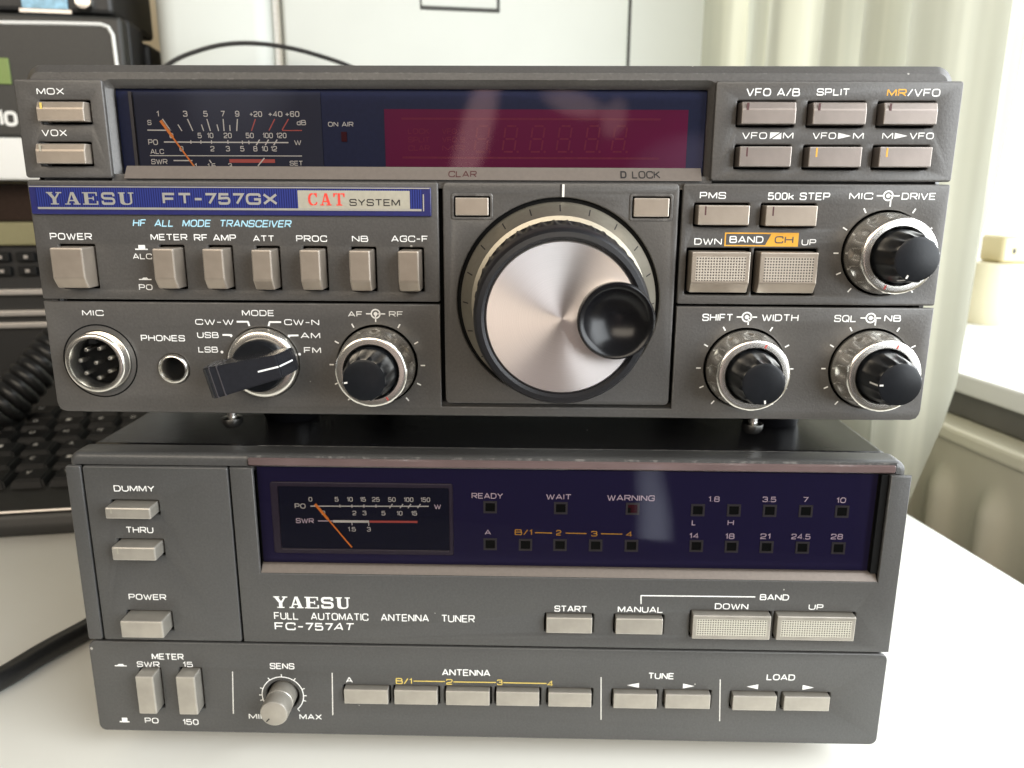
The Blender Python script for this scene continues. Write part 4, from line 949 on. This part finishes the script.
# ==================================================================== THE ROOM AROUND (axes turned 11 degrees)
CA, SA = .98137, .19211
def R_(a, b, z): return (a*CA-b*SA, a*SA+b*CA, z)
def rbox(bm, a0, a1, b0, b1, z0, z1, mi=0, bev=0.0, seg=2):
    n0 = set(bm.verts); box(bm, a0, a1, b0, b1, z0, z1, mi, bev, seg)
    for v in bm.verts:
        if v not in n0: v.co = Vector(R_(*v.co))
def rpoly(bm, pts, b, mi=0):       # (a, z) polygon facing the viewer on room plane b
    f = bm.faces.new([bm.verts.new(R_(a, b, z)) for a, z in pts]); f.material_index = mi
def turn(bm):
    for v in bm.verts: v.co = Vector(R_(*v.co))

# desk
dk = thing('desk', 'white desk top carrying both stacked radio units', 'desk', R_(-300, 300, -30))
bm = BM(); rbox(bm, -900, 256.8, -95, 780, -28, 0, 0, 1.2); obj('desk_top', bm, 'desk', dk)
for a, b in ((-880, -80), (200, -80), (-880, 720), (200, 720)):
    bm = BM(); rbox(bm, a, a+40, b, b+40, -720, -28.5, 0, 2); obj('leg', bm, 'deskedge', dk)
# walls and floor
bm = BM(); rbox(bm, -1600, 640, 800, 830, -740, 1300); obj('wall_back', bm, 'wall', kind='structure')
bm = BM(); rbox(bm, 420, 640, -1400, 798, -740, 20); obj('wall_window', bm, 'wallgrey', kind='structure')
bm = BM(); f = bm.faces.new([bm.verts.new(R_(*p)) for p in ((900, -1500, -700), (900, 1500, -700), (900, 1500, 1500), (900, -1500, 1500))]); obj('sky', bm, 'sky', kind='structure')
bm = BM(); rbox(bm, -1600, 640, -1800, 830, -760, -742); obj('floor', bm, 'wallgrey', kind='structure')
bm = BM(); rbox(bm, 365, 640, -1400, 798, 38, 52, 0, 2); rbox(bm, 372, 420, -1400, 798, 20.5, 37.5, 1); rbox(bm, 390, 430, -1400, 798, -40, 20, 1); obj('window_sill', bm, ['sill', 'sillshade'], kind='structure')

# radiator: cream panel with pressed ribs under a top ledge
ra = thing('radiator', 'cream wall radiator with pressed vertical ribs below the window sill', 'radiator', R_(370, -200, -600))
bm = BM(); n = 0
b0, b1, na, nz = -500, 700, 240, 14
zs_ = [-560, -500, -300, -120, -60, -42, -36, -30, -24, -18, -12, -6, 2, 8]
grid = []
for z in zs_:
    row = []
    for i in range(na+1):
        b = b0+(b1-b0)*i/na
        ph = ((b+8) % 46)/46
        w = max(0, 1-abs(ph-.5)/.36)
        w = w*w*(3-2*w)
        top = -8-26*(1-math.sin(PI*ph))
        f = min(1, max(0, (top-z)/14))
        row.append(bm.verts.new(R_(352-9*w*f, b, z)))
    grid.append(row)
for A, B in zip(grid, grid[1:]):
    for i in range(na): bm.faces.new((A[i], A[i+1], B[i+1], B[i]))
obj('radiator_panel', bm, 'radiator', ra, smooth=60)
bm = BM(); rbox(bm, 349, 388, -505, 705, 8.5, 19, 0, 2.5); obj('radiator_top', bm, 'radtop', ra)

# curtain
cu = None
bm = BM(); grid = []
nb, nz = 420, 26
EB = [(-230, 250), (-21.7, 214), (45.3, 199.9), (77.4, 190.8), (134, 183.8), (180.2, 174.9), (228.2, 171), (600, 160)]
def edge(z):
    for (z0, b0_), (z1, b1_) in zip(EB, EB[1:]):
        if z <= z1: return b0_+(b1_-b0_)*(z-z0)/(z1-z0)
    return EB[-1][1]
for j in range(nz+1):
    z = -230+(760)*j/nz; row = []
    be = edge(z)
    for i in range(nb+1):
        t = i/nb; b = be+(785-be)*t
        pl = 19*math.sin(b*.105+.9*math.sin(b*.021))+6*math.sin(b*.041+1.3)+5*math.sin(b*.23+z*.002)
        a = 303+pl*min(1, .35+t*4)
        row.append(bm.verts.new(R_(a, b, z)))
    grid.append(row)
for A, B in zip(grid, grid[1:]):
    for i in range(nb): bm.faces.new((A[i], A[i+1], B[i+1], B[i]))
tag(obj('curtain', bm, 'curtain', smooth=180), 'pale cream sheer curtain hanging in folds at the right side, glowing with daylight', 'curtain')

# jar on the sill
cx, cy = (454.30, 546.30)
jr = thing('storage_jar', 'cream plastic jar with a yellowish slotted lid on the window sill', 'jar', (cx, cy, 52))
k = 1.0
bm = BM(); lathe(bm, cx, cy, [(52, 0), (52, 27), (54, 28), (106, 29), (109, 28), (109, 0)], 40, 0, None, 'z'); obj('jar_body', bm, 'pot', jr, smooth=40)
bm = BM(); box(bm, cx-13, cx+30, cy-22, cy+16, 109.2, 134, 0, 2.5)
for dx in (-4, 7, 18): box(bm, cx+dx, cx+dx+3, cy-22.4, cy-21, 118, 123, 1)
lid = obj('lid', bm, ['potlid', 'printergap'], jr, smooth=40)

# printer
pr = thing('printer', 'large white printer standing behind the radio units', 'printer', R_(-40, 560, 0))
pa0, pa1 = (-176.57, 261.20)[0], (236.21, 288.50)[0]
g1 = (-91.09, 284.10)[0]; g2 = (172.42, 293.50)[0]
bm = BM(); rbox(bm, pa0, g1-1.5, 430, 700, 2, 420, 0, 16, 4); rbox(bm, g1+1.5, pa1, 430.5, 700, 2, 420, 0, 3, 2); rbox(bm, g1-3, g1+3, 437, 690, 6, 415, 1); obj('printer_body', bm, ['printer', 'printerlight'], pr, smooth=40)
bm = BM(); zb_, zt_ = 60, (171.30, 322.10)[1]; rbox(bm, g1+4, g2, 425.5, 433, zb_, zt_, 0, 3.5, 4); fp = obj('front_cover', bm, 'printer', pr, smooth=40)
bm = BM(); out = [(g1+3, zb_-1), (g2+3.2, zb_-1), (g2+3.2, zt_+1), (g1+3, zt_+1)]; rpoly(bm, out, 430.1); obj('cover_gap', bm, 'printergap', pr)
h0, h1 = (11.97, 301.90), (71.57, 300.90)
bm = BM(); rbox(bm, h0[0], h1[0], 424.6, 428, h1[1], h1[1]+40, 0, 1.0); obj('tray_slot', bm, 'printergap', fp); bm = BM(); rbox(bm, h0[0]+1, h1[0]-2.5, 424.0, 427, h1[1]+2.5, h1[1]+41, 0, .8); obj('slot_flap', bm, 'printer', fp)

# thin cable behind the transceiver
bm = BM()
pts = [(-240.80, 355.40, 247.40), (-267.50, 350.10, 218.50), (-247.50, 354.00, 242.10), (-231.20, 357.20, 255.30), (-215.40, 360.30, 262.50), (-196.50, 364.00, 267.60), (-176.50, 367.90, 268.90), (-154.50, 372.30, 266.70), (-134.80, 376.10, 262.20), (-115.00, 380.00, 255.90), (-94.90, 383.90, 246.20), (-74.50, 387.90, 231.20)]
pts = [R_(-192, 392, 1.8), R_(-190, 388, 60)]+[p for p in pts[1:]]+[R_(-52, 392, 120), R_(-38, 396, 40), R_(-30, 404, 1.8)]
tube(bm, smooth_path(pts, 8), 1.6, 8); tag(obj('thin_cable', bm, 'cable', smooth=180), 'thin black cable arching up in front of the white printer', 'cable')

# desk shelf with a black radio on it and old equipment below
sb = 410
z_s1, z_s0 = (-271.69, 205.50)[1], (-275.47, 177.20)[1]
ae = (-185.59, 258.00)[0]
sh = thing('desk_shelf', 'white shelf board bridging the black equipment at the left', 'shelf', R_(-420, 520, 0))
bm = BM(); rbox(bm, -760, ae-6, sb, sb+230, z_s0, z_s1, 0, 1.5); obj('shelf_board', bm, 'shelf', sh)
for a in (-758, ae-24):
    bm = BM(); rbox(bm, a, a+16, sb+20, sb+225, 0.3, z_s0-.2, 0, 1); obj('side_panel', bm, 'shelf', sh)
rd = thing('desktop_radio', 'black desktop radio with a white outlined front and green screen on the white shelf', 'radio', R_(-420, 520, z_s1))
rz1 = (-230.75, 286.50)[1]; ra1 = (-193.86, 270.90)[0]
bm = BM(); rbox(bm, -700, ra1, sb+6, sb+24, z_s1+.3, rz1, 0, 2.5, 3); obj('radio_front', bm, 'blackdev2', rd)
bm = BM(); rbox(bm, -694, (-193.28, 273.90)[0], sb+24.2, sb+60, z_s1+.3, rz1+2, 0, 3); rbox(bm, -690, (-189.43, 273.70)[0], sb+60.2, sb+200, z_s1+.3, rz1-8, 0, 3); obj('radio_case', bm, 'blackdev', rd)
bl = [(-342.15, 278.30), (-232.41, 280.80), (-207.03, 281.10), (-202.15, 279.40), (-199.79, 274.40), (-199.28, 251.80), (-198.58, 215.40)]
bm = BM(); tube(bm, [R_(a, sb+5.6, z) for a, z in bl], 1.25, 8); obj('white_outline', bm, 'shelf', rd)
a0, z0 = (-299.97, 240.70); a1, z1 = (-267.96, 257.50); bm = BM(); rbox(bm, a0, a1, sb+4.6, sb+6.2, z0, z1, 0, .3); obj('screen', bm, 'lcdgreen', rd)
a0, z0 = (-280.91, 213.30); a1, z1 = (-267.45, 223.40)
bm = BM(); text(bm, '10', (a0, z0, a1, z1), sb+5.6, 0, .05); turn(bm); obj('lettering', bm, 'shelf', rd)
# small meter box on top of the radio
mb = thing('display_box', 'small dark box with a blue screen on top of the black radio', 'display box', R_(-420, 450, rz1+2))
u0 = (-199.64, 292.50)[0]
bm = BM(); rbox(bm, -640, u0, sb+12, sb+120, rz1+2.3, rz1+60, 0, 3); obj('box_body', bm, 'blackdev', mb)
a0, z0 = (-257.10, 288.30); a1, z1 = (-228.27, 308.90); z0 = max(z0, rz1+4); bm = BM(); rbox(bm, a0, a1, sb+10.4, sb+12.5, z0, z1, 0, .4); scn = obj('screen', bm, 'lcdblue', mb)
bm = BM(); rbox(bm, a0-2, a1+2, sb+11, sb+12.4, z0-2.5, z0-.2, 0); obj('screen_rim', bm, 'trim', mb)
c = (-217.15, 295.60); bm = BM(); lathe(bm, c[0], max(c[1], rz1+9), [(sb+12.4, 6), (sb+9, 6), (sb+6.5, 4.8), (sb+6, 0)], 24); turn(bm); obj('knob', bm, 'steel', mb, smooth=40)

# old receiver under the shelf
ez = z_s0-2
er = thing('equipment_case', 'dark equipment case with an olive strip and small button rows under the white shelf', 'equipment case', R_(-420, 520, 0))
bm = BM(); rbox(bm, -735, ae-32, sb+30, sb+215, .3, ez, 0, 2); obj('case_body', bm, 'blackdev', er)
z = lambda v: 0
o1, o0 = (-290.67, 147.50)[1], (-292.90, 130.80)[1]
bm = BM(); rbox(bm, -735, ae-33, sb+24, sb+31, o0, o1, 0, 1.2); obj('olive_strip', bm, 'olive', er)
bm = BM(); rbox(bm, -735, ae-33, sb+27, sb+31, o1+1, ez-1, 0, .5); obj('glossy_panel', bm, 'brown', er)
for v0, v1 in ((253, 261), (270, 278)):
    pass
for zz in ((-294.14, 122.10)[1], (-295.45, 111.80)[1]):
    for i in range(9):
        a = (-299.53, 122.10)[0]-60+i*17.5
        bm = BM(); rbox(bm, a, a+13, sb+26, sb+31, zz-3.6, zz+3.6, 0, 1); rbox(bm, a+5.5, a+8.2, sb+25.7, sb+26.3, zz-1, zz+1.2, 1); obj('small_button', bm, ['key', 'trim'], er)
for v in ((-297.59, 96.10)[1], (-299.73, 80.30)[1], (-300.96, 71.20)[1]):
    bm = BM(); rbox(bm, -735, ae-33, sb+25, sb+31, v-2.0, v+2.0, 0, .6); obj('trim_strip', bm, 'trim', er)

# keyboard lying at the left
kb = thing('computer_keyboard', 'black computer keyboard lying on the desk to the left of the antenna tuner', 'keyboard', R_(-350, 270, 0))
ka0, ka1, kb0, kb1 = -462, -138, 197, 352
bm = BM()
prof = [(kb0, 1), (kb0, 9), (kb0+3, 13), (kb0+24, 17), (kb1, 30), (kb1+3, 27), (kb1+3, 1)]
A = [bm.verts.new(R_(ka0, b, z)) for b, z in prof]; B = [bm.verts.new(R_(ka1, b, z)) for b, z in prof]
bm.faces.new(A); bm.faces.new(B[::-1])
for i in range(len(prof)): j = (i+1) % len(prof); bm.faces.new((A[j], A[i], B[i], B[j]))
bmesh.ops.bevel(bm, geom=bm.edges[:], offset=1.2, segments=2, affect='EDGES'); obj('keyboard_body', bm, 'keybase', kb, smooth=40)
bm = BM(); tube(bm, [R_(ka0+4, kb0+3.2, 13.3), R_(ka1-4, kb0+3.2, 13.3)], .7, 8); obj('edge_line', bm, 'trim', kb)
kp = 19.2
for row in range(6):
    bq = kb0+26+row*kp+(4 if row == 5 else 0); zq = 17.2+(row*kp)*13/128
    for c_ in range(16):
        aq = -146-kp*(c_+1)-(row % 3)*5
        if aq < ka0+2: continue
        bm = BM(); w = kp-1.6
        lo = [(aq, bq), (aq+w, bq), (aq+w, bq+w), (aq, bq+w)]; hi = [(aq+1.7, bq+1.6), (aq+w-1.7, bq+1.6), (aq+w-1.7, bq+w-1.2), (aq+1.7, bq+w-1.2)]
        V0 = [bm.verts.new((x, y, zq+(y-bq)*.1-.5)) for x, y in lo]; V1 = [bm.verts.new((x, y, zq+(y-bq)*.1+4.2)) for x, y in hi]
        bm.faces.new(V1); [bm.faces.new((V0[i], V0[(i+1) % 4], V1[(i+1) % 4], V1[i])) for i in range(4)]
        bmesh.ops.recalc_face_normals(bm, faces=bm.faces[:]); bmesh.ops.bevel(bm, geom=bm.edges[:], offset=.9, segments=2, affect='EDGES')
        x, y = aq+5, bq+9
        s1 = random.choice('QWERTASDFGZXCVBNMUIOPHJKL')
        gv, gf = glyphs(s1, .01)
        vv = [bm.verts.new((x+g[0]*2.6, y+g[1]*3.4, zq+(y+g[1]*3.4-bq)*.1+4.3)) for g in gv]
        for t in gf:
            try: bm.faces.new([vv[i] for i in t]).material_index = 1
            except ValueError: pass
        turn(bm); obj('key', bm, ['key', 'greyprint'], kb, smooth=40)

# coiled cord draped behind the keyboard
bm = BM(); P0, P1, P2 = Vector((-339.80, 239.20, 9.30)), Vector((-310.60, 257.10, 42.70)), Vector((-291.10, 284.40, 73.00))
ax = smooth_path([P0, P1, P2, P2+(P2-P1)*.9], 60); pts = []
turns = 22
for i, c in enumerate(ax):
    t = (ax[min(i+1, len(ax)-1)]-ax[max(0, i-1)]).normalized(); s_ = t.cross(Vector((0, 0, 1))).normalized(); u_ = s_.cross(t)
    for k in range(3):
        f = (i+k/3)/len(ax); cc = c.lerp(ax[min(i+1, len(ax)-1)], k/3)
        ph = 2*PI*turns*f; pts.append(cc+s_*9.5*math.cos(ph)+u_*9.5*math.sin(ph))
tube(bm, pts, 3.7, 8); tag(obj('coiled_cord', bm, 'cable', smooth=180), 'thick black coiled microphone cord rising behind the keyboard', 'cord')

# power cable on the desk
bm = BM(); pts = [(*(-181.90, 14.80), 4.2), (*(-172.40, 31.20), 4.2), (*(-166.60, 48.10), 4.2), (*(-158.80, 66.40), 4.2), (-149, 95, 4.2), (-138, 140, 4.2), (-131, 205, 4.2), (-112, 255, 4.2), (-60, 268, 4.2)]
pts = [(-620, -74, 4.2), (-330, -70, 4.2), (-245, -60, 4.2), (-205, -28, 4.2)]+pts
tube(bm, smooth_path(pts, 8), 4.0, 12); tag(obj('power_cable', bm, 'cable', smooth=180), 'black power cable running across the desk to the left side of the antenna tuner', 'cable')

# ==================================================================== light, world, camera
def area(name, loc, target, sx, sy, power, color):
    L = bpy.data.lights.new(name, 'AREA'); L.shape = 'RECTANGLE'; L.size = sx*S; L.size_y = sy*S; L.energy = power; L.color = color
    o = bpy.data.objects.new(name, L); COL.objects.link(o)
    o.location = Vector(loc)*S
    d = (Vector(target)-Vector(loc)).normalized(); o.rotation_euler = d.to_track_quat('-Z', 'Y').to_euler()
    return o
area('window_light', R_(630, 330, 480), R_(0, 330, 440), 920, 860, 7.5, (.89, .95, 1.0))
area('side_key_light', R_(640, -620, 430), (0, 0, 110), 900, 900, 20, (.91, .96, 1.0))  # added key light, brightens the fronts from the right
area('room_fill_light', (-380, -1250, 760), (0, 0, 90), 1500, 520, 15, (1.0, .88, .72))  # added warm fill behind the viewer, stands for no particular lamp

w = bpy.data.worlds.new('World'); scene.world = w; w.use_nodes = True
nt = w.node_tree; nt.nodes.clear()
out = nt.nodes.new('ShaderNodeOutputWorld'); bg = nt.nodes.new('ShaderNodeBackground')
tc = nt.nodes.new('ShaderNodeTexCoord'); sx = nt.nodes.new('ShaderNodeSeparateXYZ')
nt.links.new(tc.outputs['Generated'], sx.inputs[0])
r = ramp(nt, [(0.0, (.30, .27, .23)), (.45, (.42, .385, .34)), (.62, (.60, .56, .50)), (1.0, (.42, .40, .37))])
mp = nt.nodes.new('ShaderNodeMapRange'); mp.inputs['From Min'].default_value = -1; nt.links.new(sx.outputs['Z'], mp.inputs['Value'])
nt.links.new(mp.outputs['Result'], r.inputs['Fac']); mp2 = nt.nodes.new('ShaderNodeMapRange'); mp2.inputs['From Min'].default_value = -1; mp2.inputs['From Max'].default_value = .2
mp2.inputs['To Min'].default_value = .35; mp2.inputs['To Max'].default_value = 1.0
nt.links.new(sx.outputs['Y'], mp2.inputs['Value'])
ml = nt.nodes.new('ShaderNodeMixRGB'); ml.blend_type = 'MULTIPLY'; ml.inputs['Fac'].default_value = 1
nt.links.new(r.outputs['Color'], ml.inputs['Color1']); nt.links.new(mp2.outputs['Result'], ml.inputs['Color2'])
# bright patches added behind the viewer, painted as hand reflections for panes and dial
def mth(op, x, y=None):
    n = nt.nodes.new('ShaderNodeMath'); n.operation = op
    for k, q in enumerate((x, y)):
        if q is None: continue
        if isinstance(q, (int, float)): n.inputs[k].default_value = q
        else: nt.links.new(q, n.inputs[k])
    return n.outputs[0]
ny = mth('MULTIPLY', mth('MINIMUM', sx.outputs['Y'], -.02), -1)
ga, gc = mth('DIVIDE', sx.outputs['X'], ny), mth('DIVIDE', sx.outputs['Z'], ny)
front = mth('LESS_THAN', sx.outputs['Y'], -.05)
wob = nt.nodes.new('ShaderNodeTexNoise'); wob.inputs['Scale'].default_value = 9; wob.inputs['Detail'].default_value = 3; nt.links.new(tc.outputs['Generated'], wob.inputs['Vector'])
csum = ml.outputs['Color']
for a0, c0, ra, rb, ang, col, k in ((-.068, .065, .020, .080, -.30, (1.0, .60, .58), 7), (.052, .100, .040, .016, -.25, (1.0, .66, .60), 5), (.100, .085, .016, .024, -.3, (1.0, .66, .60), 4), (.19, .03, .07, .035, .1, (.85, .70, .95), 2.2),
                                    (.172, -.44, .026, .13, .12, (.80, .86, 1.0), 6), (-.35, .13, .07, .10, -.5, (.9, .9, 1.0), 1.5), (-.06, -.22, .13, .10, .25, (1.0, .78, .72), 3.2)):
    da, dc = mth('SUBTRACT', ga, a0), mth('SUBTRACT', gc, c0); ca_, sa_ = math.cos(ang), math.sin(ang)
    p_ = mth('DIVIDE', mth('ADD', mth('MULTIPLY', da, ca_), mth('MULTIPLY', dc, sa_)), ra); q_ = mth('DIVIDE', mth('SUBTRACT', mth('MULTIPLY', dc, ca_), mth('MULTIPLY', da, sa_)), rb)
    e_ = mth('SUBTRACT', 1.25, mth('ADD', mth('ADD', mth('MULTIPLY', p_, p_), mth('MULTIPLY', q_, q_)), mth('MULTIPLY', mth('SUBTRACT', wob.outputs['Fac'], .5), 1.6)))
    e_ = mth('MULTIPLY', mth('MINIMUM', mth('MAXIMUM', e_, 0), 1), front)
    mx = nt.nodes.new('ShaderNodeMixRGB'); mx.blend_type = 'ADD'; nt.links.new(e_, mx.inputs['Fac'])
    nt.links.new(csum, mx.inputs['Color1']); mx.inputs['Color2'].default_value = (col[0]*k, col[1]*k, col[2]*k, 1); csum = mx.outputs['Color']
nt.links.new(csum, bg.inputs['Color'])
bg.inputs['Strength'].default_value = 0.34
nt.links.new(bg.outputs[0], out.inputs['Surface'])

cam = bpy.data.cameras.new('camera'); cam.sensor_width = 36; cam.lens = 790.69*36/1024; cam.clip_start = .005; cam.clip_end = 30
co = bpy.data.objects.new('camera', cam); COL.objects.link(co)
RT, DN, FW = ((0.999742, 0.022191, 0.004855), (0.010011, -0.238513, -0.971088), (-0.020392, 0.970886, -0.238674))
Rm = Matrix(((RT[0], -DN[0], -FW[0]), (RT[1], -DN[1], -FW[1]), (RT[2], -DN[2], -FW[2])))
co.matrix_world = Matrix.Translation(Vector((12.43, -210.36, 172.384))*S) @ Rm.to_4x4()
cam.dof.use_dof = True; cam.dof.focus_distance = .207; cam.dof.aperture_fstop = 27.8/1.35
scene.camera = co
scene.view_settings.view_transform = 'Standard'; scene.view_settings.look = 'None'; scene.view_settings.exposure = 0
scene.render.engine = 'CYCLES'
scene.cycles.use_denoising = True
scene.cycles.max_bounces = 8; scene.cycles.sample_clamp_indirect = 6
